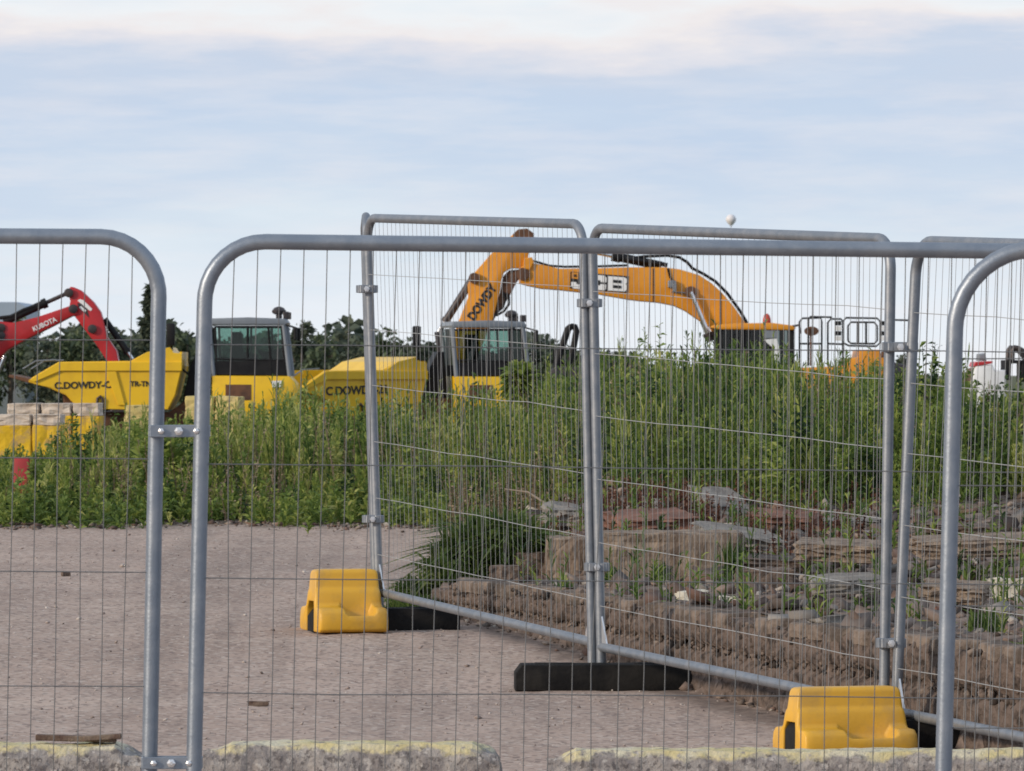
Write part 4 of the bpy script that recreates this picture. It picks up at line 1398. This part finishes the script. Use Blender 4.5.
# ------------------------------------------------------------------ orange excavator
def excavator():
    D = 130.0
    q = Px(745, D, -.35)
    root = empty('tracked_excavator', q.root(), 'big orange tracked excavator with white letters on a black panel along its boom', 'excavator')
    yb = 0.55            # boom lies beyond the cab
    bo = B()
    boom = [(519, 268), (527, 262), (545, 265), (560, 268.5), (600, 268), (629, 267), (664, 267), (680, 269), (700, 275), (712, 283), (722, 292), (734, 306), (746, 323), (752, 345), (722, 352), (710.5, 327), (704, 323), (696, 318), (686, 311), (674, 305.5), (658, 302.5), (640, 301), (629, 299.6), (600, 294.5), (560, 290), (541, 288.5), (527, 285.5), (519, 283)]
    bo.prism(q.many(boom), yb - .30, yb + .30, .03)
    boom_o = bo.build('boom', M['plant_orange'], root, smooth=30)
    seam = B()
    for a, b_ in (((653.5, 268), (653.5, 302)), ((721, 292.5), (721, 338))):
        A, C = q(*a), q(*b_); seam.tube([(A[0], yb - .302, A[1]), (C[0], yb - .302, C[1])], .016, 6)
    seam.build('weld_seam', M['rust'], boom_o)
    pl = B(); pl.prism(q.many([(570.5, 271.3), (629, 276), (627.5, 292.8), (570, 288.3)]), yb - .312, yb - .298, .004)
    plate = pl.build('logo_panel', M['letter_black'], boom_o)
    def logo_piece(pts, m_, y_, nm):
        g_ = B(); g_.prism([q(550 + u / 7.877, 240 + v / 7.877) for u, v in pts], yb - y_ - .012, yb - y_, 0)
        return g_.build(nm, m_, plate)
    logo_piece([(237, 262), (290, 266), (287, 376), (270, 388), (186, 380), (168, 364), (168, 328), (208, 331), (210, 346), (236, 348)], M['letter_white'], .314, 'letter')
    logo_piece([(318, 268), (432, 280), (447, 297), (445, 332), (400, 330), (398, 316), (346, 311), (344, 352), (396, 357), (398, 345), (444, 349), (442, 384), (426, 396), (312, 389), (300, 372), (304, 284)], M['letter_white'], .314, 'letter')
    logo_piece([(460, 283), (590, 293), (608, 307), (609, 334), (597, 344), (607, 357), (606, 392), (590, 404), (456, 396)], M['letter_white'], .314, 'letter')
    for u0, v0 in ((497, 311), (496, 353)):
        logo_piece([(u0, v0), (u0 + 66, v0 + 5), (u0 + 66, v0 + 28), (u0, v0 + 23)], M['letter_black'], .3265, 'letter_counter')
    logo_piece([(172, 252), (226, 257), (224, 306), (172, 301)], M['plant_orange'], .314, 'emblem')
    logo_piece([(189, 268), (209, 270), (208, 290), (189, 288)], M['letter_black'], .3265, 'emblem_dot')
    # dipper arm
    ar = B()
    arm = [(513, 234), (518, 229.5), (527, 228.5), (533, 234), (529, 252), (527, 262), (519, 268), (511, 268), (504, 272), (501.5, 279), (500, 290), (497.5, 301), (493, 318.6), (480, 350), (470, 374), (461, 372), (455, 352), (452, 340), (458, 322), (468, 297), (467.5, 285), (472, 275), (481, 265), (491, 253.5)]
    ar.prism(q.many(arm), yb - .24, yb + .24, .025)
    arm_o = ar.build('dipper_arm', M['plant_orange'], root, smooth=30)
    hd = B(); hd.prism(q.many([(513, 233.5), (518, 229), (527, 228), (534, 233), (534, 238), (513, 238)]), yb - .26, yb + .26, .02); hd.build('arm_head', M['rust'], arm_o)
    ab = B(); ab.prism(q.many([(509, 270), (520, 269), (521, 276), (516, 283), (509, 297), (497, 314), (488, 330), (494, 312), (500, 292), (503, 276)]), yb - .16, yb + .16, .01); ab.build('arm_underside', M['rust'], arm_o)
    x_, z_ = q(482, 302.5)
    lettering('DOWDY', .25, M['letter_black'], arm_o, (x_, yb - .245, z_), R(55), bold=.06, width=.88)
    # pins
    pn = B()
    for px, py, r_ in ((523, 274, .14), (691, 292, .13), (530, 240, .10), (474, 278, .12)):
        X_, Z_ = q(px, py); pn = B(); pn.lathe([(r_ * .7, yb - .36), (r_, yb - .35), (r_, yb + .35), (r_ * .7, yb + .36)], (X_, 0, Z_), 'Y', 16)
        pn.build('pivot_pin', M['rust'], root, smooth=40)
    # hydraulic cylinders
    def cyl(p0, p1, r0, r1, split, y_, name, rodm, barm):
        A, C = Vector((q(*p0)[0], y_, q(*p0)[1])), Vector((q(*p1)[0], y_, q(*p1)[1]))
        Mx = A.lerp(C, split)
        t_ = B(); t_.tube([A, Mx], r0, 12); t_.tube([A.lerp(C, split - .05), A.lerp(C, split + .02)], r0 * 1.2, 12)
        o_ = t_.build(name, barm, root, smooth=50)
        t_ = B(); t_.tube([Mx, C], r1, 10); t_.build('piston_rod', rodm, o_, smooth=50)
    cyl((474, 276), (437, 334), .085, .06, .78, yb, 'bucket_cylinder', M['chrome'], M['dark_steel'])
    cyl((662, 265.5), (531, 238), .10, .055, .36, yb, 'arm_cylinder', M['chrome'], M['black'])
    cyl((712, 341), (691, 292), .09, .05, .15, yb - .42, 'boom_cylinder', M['chrome'], M['dark_steel'])
    cyl((712, 341), (691, 292), .09, .05, .15, yb + .42, 'boom_cylinder', M['chrome'], M['dark_steel'])
    # linkage at the end of the arm, bucket (mostly behind the weeds)
    lk = B(); lk.prism(q.many([(434, 332), (440, 331), (444, 352), (466, 366), (462, 374), (438, 358)]), yb - .2, yb + .2, .02); lk.build('bucket_link', M['dark_steel'], root)
    bk = B(); bk.prism(q.many([(428, 372), (470, 368), (476, 392), (462, 420), (430, 428), (414, 412), (424, 408), (446, 402), (452, 388), (430, 384)]), yb - .6, yb + .6, .02)
    bk.build('bucket', M['rust'], root)
    # hoses
    hs = B()
    def hose(pts, r_=.028, y_=yb - .2):
        hs = B(); hs.tube([(q(*p_)[0], y_, q(*p_)[1]) for p_ in pts], r_, 8); hs.build('hydraulic_hose', M['black'], root, smooth=50)
    hose([(506, 293), (509, 297), (509, 304), (504, 311), (497, 315), (491, 313)])
    hose([(503, 292), (505.5, 299), (503, 307), (497, 312)])
    hose([(512, 262), (518, 259), (527, 259), (538, 262), (550, 265.5), (565, 266.5), (600, 266), (628, 265)], .026)
    hose([(630, 258), (645, 256), (668, 255), (680, 257), (688, 262), (693, 268), (704, 273.5), (716, 281), (728, 293), (741, 311), (748, 323)], .034, yb - .1)
    hose([(626, 259), (640, 260), (655, 262), (668, 265)], .05, yb - .15)
    hose([(668, 268), (670, 276), (672, 280)], .022, yb - .32)
    vv = B(); X_, Z_ = q(672, 284); vv.box((X_, yb - .36, Z_), (.17, .12, .16), bev=.02); vv.box((X_ + .06, yb - .40, Z_ - .08), (.08, .1, .2), bev=.02); vv.tube([(q(672, 292)[0], yb - .34, q(672, 292)[1]), (q(691, 293)[0], yb - .34, q(691, 293)[1])], .015, 6)
    vv.build('check_valve', M['galv_worn'], boom_o)
    vm = B(); vm.prism(q.many([(524, 258), (532, 257), (534, 262), (530, 270), (523, 268)]), yb - .36, yb - .2, .02); vm.build('hose_bracket', M['plant_orange'], boom_o)
    # ---- cab
    ct = q(0, 327)[1]; cbm = q(0, 400)[1]
    x0, x1 = q(713, 0)[0], q(792, 0)[0]
    y0, y1 = -1.35, -.05
    rf = B(); rf.prism(q.many([(709, 328), (712, 325.5), (735, 323.8), (770, 323.4), (790, 326), (793, 328.5), (790, 330.5), (713, 329.8)]), y0 - .06, y1 + .06, .02)
    rf.build('cab_roof', M['plant_orange'], root, smooth=35)
    for X_ in (x0 + .06, x0 + .62, x1 - .50, x1 - .06):
        for Y_ in (y0 + .04, y1 - .04):
            po = B(); po.box((X_, Y_, (ct + cbm) / 2), (.10, .07, ct - cbm), bev=.015); po.build('cab_post', M['black'], root)
    lo = B(); lo.box(((x0 + x1) / 2, (y0 + y1) / 2, q(0, 385)[1]), (x1 - x0 - .02, y1 - y0 - .02, .9), bev=.03); lo.build('cab_base', M['black'], root)
    bk_ = B(); bk_.box((x1 - .25, (y0 + y1) / 2, (ct + cbm) / 2), (.06, y1 - y0 - .1, ct - cbm - .05)); bk_.build('cab_back', M['interior'], root)
    bw = B(); bw.box(((x0 + x1) / 2 - .1, y1 - .08, (ct + cbm) / 2), (x1 - x0 - .5, .03, ct - cbm - .05)); bw.build('cab_far_side', M['interior'], root)
    st_ = B(); st_.prism([(q(752, 0)[0], q(0, 372)[1]), (q(752, 0)[0], q(0, 338)[1]), (q(757, 0)[0], q(0, 336)[1]), (q(759, 0)[0], q(0, 362)[1]), (q(740, 0)[0], q(0, 364)[1]), (q(740, 0)[0], q(0, 372)[1])], -.95, -.45, .03); st_.build('driver_seat', M['rust'], root)
    gd = B()
    for i in range(9):
        X_ = x0 + .16 + i * .052 * 1.6
        gd.tube([(X_, y0 - .03, ct), (X_, y0 - .03, q(0, 372)[1])], .012, 6)
    gd.build('window_bars', M['black'], root)
    for a, e in ((x0 + .1, x0 + .58), (x0 + .66, x1 - .54), (x1 - .46, x1 - .1)):
        gl = B(); gl.box(((a + e) / 2, y0 + .02, (ct + q(0, 372)[1]) / 2), (e - a, .008, ct - q(0, 372)[1] - .04)); gl.build('side_pane', M['dark_glass'], root)
    # pale shape standing for sky glint on the cab window, grey panel above
    sh = B(); sh.prism(q.many([(761, 340), (774, 339), (777, 350), (777, 364), (772, 364), (770, 348), (765, 344)]), y0 - .09, y0 - .06, .008); sh.build('window_glint', M['lamp_clear'], root, label='pale painted glint of sky on the cab window')
    db = B(); db.prism(q.many([(761, 331), (775, 331), (775, 338.5), (761, 338.5)]), y0 - .08, y0 - .06, .005); db.build('door_panel', M['cab_grey'], root)
    be = B(); X_, Z_ = q(765.5, 323.6)
    be.lathe([(.085, 0), (.09, .05), (.085, .10), (.06, .17), (.02, .21)], (X_, (y0 + y1) / 2, Z_), 'Z', 14); be.build('beacon', M['lamp_red'], root, smooth=50)
    br = B(); br.tube([(q(789, 327)[0], y0, q(789, 327)[1]), (q(796, 325.5)[0], y0 - .15, q(796, 325.5)[1]), (q(797, 334)[0], y0 - .15, q(797, 334)[1])], .03, 6); br.build('lamp_bracket', M['dark_steel'], root)
    # ---- engine deck, counterweight, handrails, mirror
    dk = B(); dk.prism(q.many([(793, 368), (842, 366), (845, 359), (855, 357), (856, 350.3), (876, 350), (878, 357), (886, 360), (887, 376), (890, 412), (793, 412)]), -1.25, 1.3, .04); deck = dk.build('engine_deck', M['plant_orange'], root, smooth=35)
    cw = B(); cw.prism(q.many([(886, 361), (902, 365), (910, 380), (909, 412), (886, 412)]), -1.3, 1.35, .06); cw.build('counterweight', M['dark_steel'], root, smooth=40)
    rails = [
        [(797, 368), (797, 322), (800, 318.8), (818, 318.3), (819, 322), (819, 366)],
        [(807, 366), (807, 319.5), (809, 317), (830, 317.5), (831, 320)],
        [(825, 366), (825, 323), (828, 319.5), (838, 319.5), (840, 322), (840, 366)],
        [(840, 345), (840, 322), (843, 318.3), (874, 318.8), (877, 322), (877, 343), (873, 346.5), (846, 346), (840, 343)],
        [(847, 341), (847, 326), (850, 322.3), (873, 322.5), (876, 326), (876, 341), (873, 343.8), (850, 343.5), (847, 341)],
        [(884, 362), (884, 322), (887, 320.3), (905, 320.8), (907, 324), (907, 364)],
        [(797, 344), (819, 344)], [(825, 344), (840, 344.5)], [(884, 345), (907, 345)]]
    ydep = [-1.15, -.6, -1.15, -1.15, -.4, -1.15, -1.15, -1.15, -1.15]
    for pth, Y_ in zip(rails, ydep):
        rr = B(); rr.tube([(q(*p_)[0], Y_, q(*p_)[1]) for p_ in pth], .021, 8); rr.build('handrail', M['black'], root, smooth=50)
    rr = B()
    for px in (857, 865):
        rr = B(); rr.tube([(q(px, 322)[0], -.4, q(px, 322)[1]), (q(px, 344)[0], -.4, q(px, 344)[1])], .024, 8)
        rr.build('rail_infill', M['black'], root)
    for px0, px1 in ((832, 838.5), (877.5, 884)):
        for i in range(4):
            py = 321.5 + i * 5
            t_ = B(); t_.prism(q.many([(px0, py), (px1, py), (px1, py + 4.4), (px0, py + 4.4)]), -1.17, -1.11, .005)
            t_.build('hazard_board', M['black'] if i % 2 == 0 else M['white'], root)
    t_ = B(); t_.lathe([(.03, -.05), (.15, -.04), (.16, 0), (.13, .05), (.03, .06)], (0, 0, 0), 'Y', 18)
    for v in t_.bm.verts: v.co.z *= .62
    X_, Z_ = q(808.5, 331.5)
    t_.build('wing_mirror', M['rust'], root, (X_, -1.3, Z_), smooth=40)
    t_ = B(); t_.tube([(q(808, 331)[0], -1.22, q(808, 331)[1]), (q(808, 366)[0], -1.2, q(808, 366)[1])], .02, 6); t_.tube([(q(876, 363)[0], -1.2, q(876, 363)[1]), (q(884, 343)[0], -1.15, q(884, 343)[1])], .05, 8)
    t_.build('rail_brace', M['rust'], root)
    # ---- slew ring and crawler tracks
    sl = B(); sl.lathe([(.75, 0), (.8, .02), (.8, .3), (.7, .34)], (q(800, 0)[0], 0, 1.0), 'Z', 24); sl.build('slew_ring', M['dark_steel'], root)
    for sy in (-1.15, 1.15):
        tk = B(); cx = q(800, 0)[0]
        tk.prism([(cx - 2.0, .45), (cx - 1.85, .12), (cx - 1.6, 0), (cx + 1.6, 0), (cx + 1.85, .12), (cx + 2.0, .45), (cx + 1.85, .78), (cx + 1.6, .9), (cx - 1.6, .9), (cx - 1.85, .78)], sy - .3, sy + .3, .04)
        tk.build('crawler_track', M['dark_steel'], root)
    return root


excavator()


# ------------------------------------------------------------------ red excavator
def red_excavator():
    D = 112.0
    q = Px(-90, D, -.35)
    root = empty('red_excavator', q.root(), 'red excavator reaching in with its arm over the yellow skip', 'excavator')
    bo = B(); bo.prism(q.many([(-64, 350), (-30, 330), (0, 321.5), (15, 322.8), (37.5, 317.3), (62, 309), (69, 306.5), (76, 306), (78, 315), (71.5, 316.8), (54, 326), (23.4, 341.5), (8, 350), (0, 358), (-30, 384), (-58, 390)]), -.22, .22, .025)
    boom = bo.build('boom', M['red_paint'], root, smooth=30)
    x_, z_ = q(45.5, 324.5)
    lettering('KUBOTA', .125, M['letter_white'], boom, (x_, -.225, z_), R(24), bold=.02, width=.95)
    ar = B(); ar.prism(q.many([(67, 292.5), (71.3, 286.8), (74, 287.2), (82, 290.8), (94, 302), (101, 311.8), (104, 321), (107.5, 337), (117, 351), (120, 366), (122, 388), (114, 390), (108, 361.5), (97, 344.8), (75, 316), (70, 306.3), (71, 301), (70, 297.6)]), -.19, .19, .02)
    arm = ar.build('dipper_arm', M['red_paint'], root, smooth=30)
    sl = B(); sl.prism(q.many([(78.2, 300.8), (80.5, 299.2), (84, 300.2), (93, 309), (92, 311), (90, 310.5)]), -.198, -.186, .002); sl.prism(q.many([(79.8, 307.2), (82, 306.2), (87, 310.4), (86, 312.2), (83.5, 311.2)]), -.198, -.186, .002)
    sl.build('sky_gap', M['letter_white'], arm)  # white plates standing for bright sky seen through gaps in the arm
    dk = B(); dk.prism(q.many([(78, 303), (82, 303.5), (88, 309), (90, 318), (86, 314), (79, 306.5)]), -.196, -.184); dk.build('arm_recess', M['dark_steel'], arm)
    pn = B()
    for px, py in ((74, 309), (69.5, 293), (93, 329), (2, 328), (2, 336)):
        X_, Z_ = q(px, py); pn = B(); pn.lathe([(.05, -.26), (.085, -.25), (.085, .25), (.05, .26)], (X_, 0, Z_), 'Y', 14)
        pn.build('pivot_pin', M['dark_steel'], root, smooth=40)
    def cyl(p0, p1, r0, r1, split, y_, name, barm, rodm):
        A, C = Vector((q(*p0)[0], y_, q(*p0)[1])), Vector((q(*p1)[0], y_, q(*p1)[1]))
        Mx = A.lerp(C, split)
        t_ = B(); t_.tube([A, Mx], r0, 12); t_.tube([A.lerp(C, split - .07), A.lerp(C, split)], r0 * 1.25, 12)
        o_ = t_.build(name, barm, root, smooth=50)
        t_ = B(); t_.tube([Mx, C], r1, 10); t_.build('piston_rod', rodm, o_, smooth=50)
    cyl((4, 322), (69, 292.5), .075, .04, .66, -.05, 'arm_cylinder', M['black'], M['dark_steel'])
    cyl((104.5, 319), (134, 361), .06, .03, .80, 0, 'bucket_cylinder', M['black'], M['chrome'])
    cyl((-14, 402), (6, 356), .08, .045, .35, -.30, 'boom_cylinder', M['dark_steel'], M['chrome'])
    hs = B(); hs.tube([(q(*p_)[0], -.1, q(*p_)[1]) for p_ in ((-20, 322), (0, 318), (12, 316.5), (24, 310), (36, 306))], .035, 8); hs.build('hydraulic_hose', M['black'], root, smooth=50)
    lk = B(); lk.prism(q.many([(112, 384), (124, 380), (138, 364), (134, 358), (130, 362), (116, 376)]), -.15, .15, .015); lk.build('bucket_link', M['dark_steel'], root)
    bk = B(); bk.prism(q.many([(112, 388), (130, 384), (140, 396), (136, 420), (110, 426), (98, 414), (112, 410), (120, 400)]), -.45, .45, .02); bk.build('bucket', M['dark_steel'], root)
    # house, cab and tracks (beyond the picture's edge)
    ho = B(); ho.prism(q.many([(-160, 380), (-158, 352), (-120, 346), (-46, 350), (-40, 392), (-44, 404), (-150, 404)]), -.95, .95, .06); ho.build('engine_house', M['red_paint'], root, smooth=35)
    cb = B(); cb.prism(q.many([(-104, 350), (-100, 300), (-58, 300), (-46, 330), (-44, 352)]), -.95, -.05, .05); cab = cb.build('cab', M['black'], root, smooth=35)
    gl = B(); gl.prism(q.many([(-98, 344), (-95, 306), (-61, 306), (-51, 330), (-50, 344)]), -.962, -.945); gl.build('side_pane', M['glass'], cab)
    for sy in (-.85, .85):
        tk = B(); tk.prism([(-1.35, .32), (-1.25, .09), (-1.05, 0), (1.25, 0), (1.45, .09), (1.55, .32), (1.45, .56), (1.25, .66), (-1.05, .66), (-1.25, .56)], sy - .24, sy + .24, .03); tk.build('crawler_track', M['tyre'], root)
    return root


red_excavator()


# ------------------------------------------------------------------ small machines half hidden by weeds
def roller():
    D = 98.0
    q = Px(560, D, -.30)
    root = empty('small_roller', q.root(), 'dark small machine whose folded roll bar stands up between the cab and middle posts', 'roller')
    b_ = B()
    for Y_ in (-.42, .42):
        b_.tube([(q(*p_)[0], Y_, q(*p_)[1]) for p_ in ((555, 372), (560, 352), (565, 338), (568, 329), (571, 326.5))], .055, 8)
        b_.tube([(q(*p_)[0], Y_, q(*p_)[1]) for p_ in ((571, 326.5), (575, 327), (576.5, 331), (574, 345), (568, 368))], .05, 8)
    b_.tube([(q(572, 326.5)[0], -.42, q(572, 326.5)[1]), (q(572, 326.5)[0], .42, q(572, 326.5)[1])], .05, 8)
    b_.build('roll_bar', M['black'], root, smooth=50)
    b_ = B(); b_.prism(q.many([(548, 372), (556, 366), (592, 368), (604, 374), (606, 400), (600, 420), (544, 420), (542, 396)]), -.5, .5, .05); b_.build('body', M['dark_steel'], root, smooth=40)
    b_ = B(); b_.prism(q.many([(553, 366), (553, 350), (557, 349), (560, 361), (570, 362), (570, 367)]), -.25, .25, .03); b_.build('seat', M['interior'], root)
    for px in (540, 606):
        b_ = B(); b_.lathe([(.40, -.5), (.45, -.48), (.45, .48), (.40, .5)], (q(px, 0)[0], 0, .45), 'Y', 28); b_.build('drum', M['dark_steel'], root, smooth=40)


roller()


def white_machine():
    D = 120.0
    q = Px(990, D, -.35)
    root = empty('white_machine', q.root(), 'white compact machine with a black loop guard showing over the weeds', 'machine')
    b_ = B(); b_.prism(q.many([(973, 366), (990, 364.5), (992, 370), (1003, 370), (1004, 400), (1000, 420), (968, 420), (966, 392)]), -.7, .7, .06); b_.build('body', M['white'], root, smooth=40)
    b_ = B(); b_.prism(q.many([(971, 366.5), (990, 363.5), (990, 361), (973, 362)]), -.68, .68, .01); b_.build('red_stripe', M['red_paint'], root)
    b_ = B(); b_.prism(q.many([(977, 361), (977.5, 354), (984, 353), (985.5, 361)]), -.3, .3, .03); b_.build('air_filter', M['cab_grey'], root)
    b_ = B(); b_.prism(q.many([(960, 384), (961, 375), (966, 374), (970, 368), (972, 390), (966, 396)]), -.5, .5, .03); b_.build('bonnet_end', M['timber'], root)
    b_ = B()
    b_.prism(q.many([(1003, 360), (1040, 360), (1040, 363.5), (1009, 363.5), (1008, 380), (1003, 380)]), -.6, .6, .02)
    b_.prism(q.many([(1019, 363), (1024, 363), (1024, 382), (1019, 382)]), -.6, .6, .02)
    b_.build('guard_frame', M['black'], root)
    for Y_ in (-.5, .5):
        b_ = B(); b_.tube([(q(*p_)[0], Y_, q(*p_)[1]) for p_ in ((1010, 361), (1010.5, 350), (1012.5, 347.3), (1016, 348.2), (1021, 351), (1026, 357), (1028, 362))], .05, 8); b_.build('guard_loop', M['dark_steel'], root, smooth=50)
    for px in (978, 1024):
        for sy in (-.62, .62):
            wheel(root, (q(px, 0)[0], sy, .42), .42, .3)


white_machine()

# ================================================================== FAR TREES, SHED, HILLS, BALLOON
leaf_a = tint_mat('far_leaf_a', [(.032, .052, .032), (.065, .092, .05), (.105, .135, .07), (.15, .175, .10)], .7, .2)  # far leaf colours lightened to put some haze into them
leaf_b = tint_mat('far_leaf_b', [(.038, .056, .042), (.072, .092, .066), (.11, .13, .088), (.155, .165, .115)], .7, .2)


def tree(px, d, top, wpx, label, conifer=False, m=None, n=1500):
    k = F / d
    x = (px - 512) / k
    zb = -.3
    H = EYE + (HOR - top) / k - zb
    W_ = wpx / k
    root = empty('conifer' if conifer else 'broadleaf_tree', (x, d, zb), label, 'tree', 'trees along the far edge of the site')
    t_ = B(); t_.tube([(0, 0, -.1), (.05, 0, H * .35), (-.03, .03, H * .8)], [.16, .11, .03], 8)
    for s in range(4):
        a = random.uniform(0, 6.28); z0 = H * random.uniform(.2, .5)
        t_.tube([(0, 0, z0), (math.cos(a) * W_ * .25, math.sin(a) * W_ * .25, z0 + H * .25)], [.06, .02], 6)
    t_.build('trunk', M['bark'], root, smooth=60)
    if conifer:
        u = rng.uniform(0, 1, n) ** .75
        lay = .82 + .30 * np.sin(u * 38)
        r_ = W_ / 2 * (1.0 - u * .93) * rng.uniform(.15, 1.05, n) ** .5 * lay
        a = rng.uniform(0, 2 * np.pi, n)
        P_ = np.stack([r_ * np.cos(a), r_ * np.sin(a), H * (.10 + .90 * u)], -1)
    else:
        nc = 16
        cx = rng.normal(0, 1, (nc, 3)); cx /= np.linalg.norm(cx, axis=1, keepdims=True)
        cc = cx * np.array([W_ * .36, W_ * .36, H * .36]) * rng.uniform(.5, 1.0, (nc, 1)) + np.array([0, 0, H * .48])
        which = rng.integers(0, nc, n)
        dv = rng.normal(0, 1, (n, 3)); dv /= np.linalg.norm(dv, axis=1, keepdims=True)
        rad = (W_ * rng.uniform(.12, .22, nc))[which]
        P_ = cc[which] + dv * (rad * rng.uniform(.5, 1.08, n))[:, None]
        zmax = P_[:, 2].max(); P_[:, 2] = np.clip(P_[:, 2] * (H / max(zmax, .1)), .15, None)
    dl = rng.normal(0, 1, (len(P_), 3)); dl[:, 2] += .3; dl /= np.linalg.norm(dl, axis=1, keepdims=True)
    sz = rng.uniform(.16, .34, len(P_))
    v_, f_, t_ = leaves(P_, dl, sz, sz * .6, np.clip(rng.normal(.45, .2, len(P_)), 0, 1), .2)
    np_mesh('crown', v_, f_, m or leaf_a, t_, parent=root)
    return root


tree(151, 225, 287, 54, 'tall narrow conifer rising above the yellow skip', True, leaf_b, 2600)
TL = [(-40, 300, 70, 'tree at the frame edge beside the far grey shed'), (10, 318, 60, 'dark tree seen under the red boom next to the far shed'), (48, 331, 62, 'dark green tree seen below the bend of the red boom'), (82, 326, 60, 'tree directly behind the red dipper arm'),
      (116, 327, 50, 'low tree between the red dipper arm and conifer'), (188, 326, 60, 'tree behind the gap between the skip and the first cab'), (226, 334, 70, 'tree seen through the panes of the first cab'), (272, 334, 60, 'tree behind the beacon end of the first cab'),
      (302, 322, 46, 'taller tree just beyond the first cab mirror'), (330, 331, 56, 'tree half way between the first cab and corner post'), (356, 337, 50, 'lower tree just before the corner post'), (388, 329, 54, 'tree just past the corner post'),
      (418, 336, 52, 'tree behind the black mirror of the second dumper'), (462, 340, 60, 'tree seen through the second cab'), (505, 342, 56, 'tree behind the far end of the second cab'), (545, 343, 54, 'low tree beyond the second cab mirror'), (582, 345, 54, 'low tree behind the folded roll bar')]
for i, (px, top, w_, lab) in enumerate(TL):
    tree(px, 255 + (i * 37) % 40, top, w_ * 1.25, lab, False, leaf_a if i % 2 else leaf_b, 1700)
for i, (px, top, w_, lab) in enumerate([(622, 352, 60, 'small far tree under the lettered boom'), (668, 356, 60, 'small far tree below the bend of the orange boom'), (700, 359, 50, 'lowest far tree beside the orange cab'), (905, 356, 24, 'tiny far tree between the twin posts and nearest post'), (925, 372, 40, 'tiny pale bush on the skyline beside the nearest post')]):
    tree(px, 330 + i * 12, top, w_ * 1.15, lab, False, leaf_b, 1100)
# continuous far hedge behind them
n = 17000
x = rng.uniform(-60, 16, n); y = 320 + rng.uniform(0, 6, n)
hh = np.interp(x, [-60, -10, 2, 8, 16], [5.3, 4.9, 4.0, 2.9, 1.5]) * (.8 + .2 * np.sin(x * .9) * np.cos(x * .37))
P_ = np.stack([x, y, -.3 + hh * rng.uniform(0, 1, n) ** .7], -1)
dl = rng.normal(0, 1, (n, 3)); dl /= np.linalg.norm(dl, axis=1, keepdims=True)
v_, f_, t_ = leaves(P_, dl, rng.uniform(.4, .8, n), rng.uniform(.3, .5, n), np.clip(rng.normal(.4, .2, n), 0, 1), .2)
tag(np_mesh('far_hedge', v_, f_, leaf_b, t_), 'unbroken dark hedge of far trees along the horizon', 'hedge', kind='stuff')

# shed
q = Px(-30, 300, -.3)
root = empty('metal_shed', q.root(), 'far grey-blue metal shed above the red boom at the frame edge', 'shed')
b = B(); b.box((0, 4, 2.2), (5.6, 8, 4.4)); b.build('wall', M['shed_wall'], root)
b = B()
A = q(-92, 307); C = q(27, 307); D_ = q(18, 302); E = q(-84, 302)
zt = D_[1]
b.prism([(A[0], 4.402), (C[0], 4.402), (C[0], A[1]), (D_[0], zt), (E[0], zt), (A[0], A[1])], -.3, 8.3, .03)
b.build('roof', M['roof_blue'], root)

# hot-air balloon
D = 8000.0
k = F / D
p = at(731, 219.5, D)
root = empty('hot_air_balloon', p, 'tiny pale hot-air balloon floating in the sky above the boom', 'balloon')
rb = 5.2 / k
b = B()
b.lathe([(rb * .02, rb * 1.0), (rb * .35, rb * .95), (rb * .7, rb * .72), (rb * .93, rb * .38), (rb, 0.05 * rb), (rb * .95, -rb * .25), (rb * .78, -rb * .55), (rb * .52, -rb * .85), (rb * .28, -rb * 1.08), (rb * .22, -rb * 1.12)], (0, 0, 0), 'Z', 24)
b.build('envelope', M['balloon'], root, smooth=60)
b = B(); b.box((0, 0, -rb * 1.36), (rb * .26, rb * .26, rb * .2), bev=rb * .02)
for sx in (-1, 1):
    for sy in (-1, 1):
        b.tube([(sx * rb * .12, sy * rb * .12, -rb * 1.3), (sx * rb * .2, sy * rb * .2, -rb * 1.1)], rb * .012, 5)
b.build('basket', M['wicker'], root)
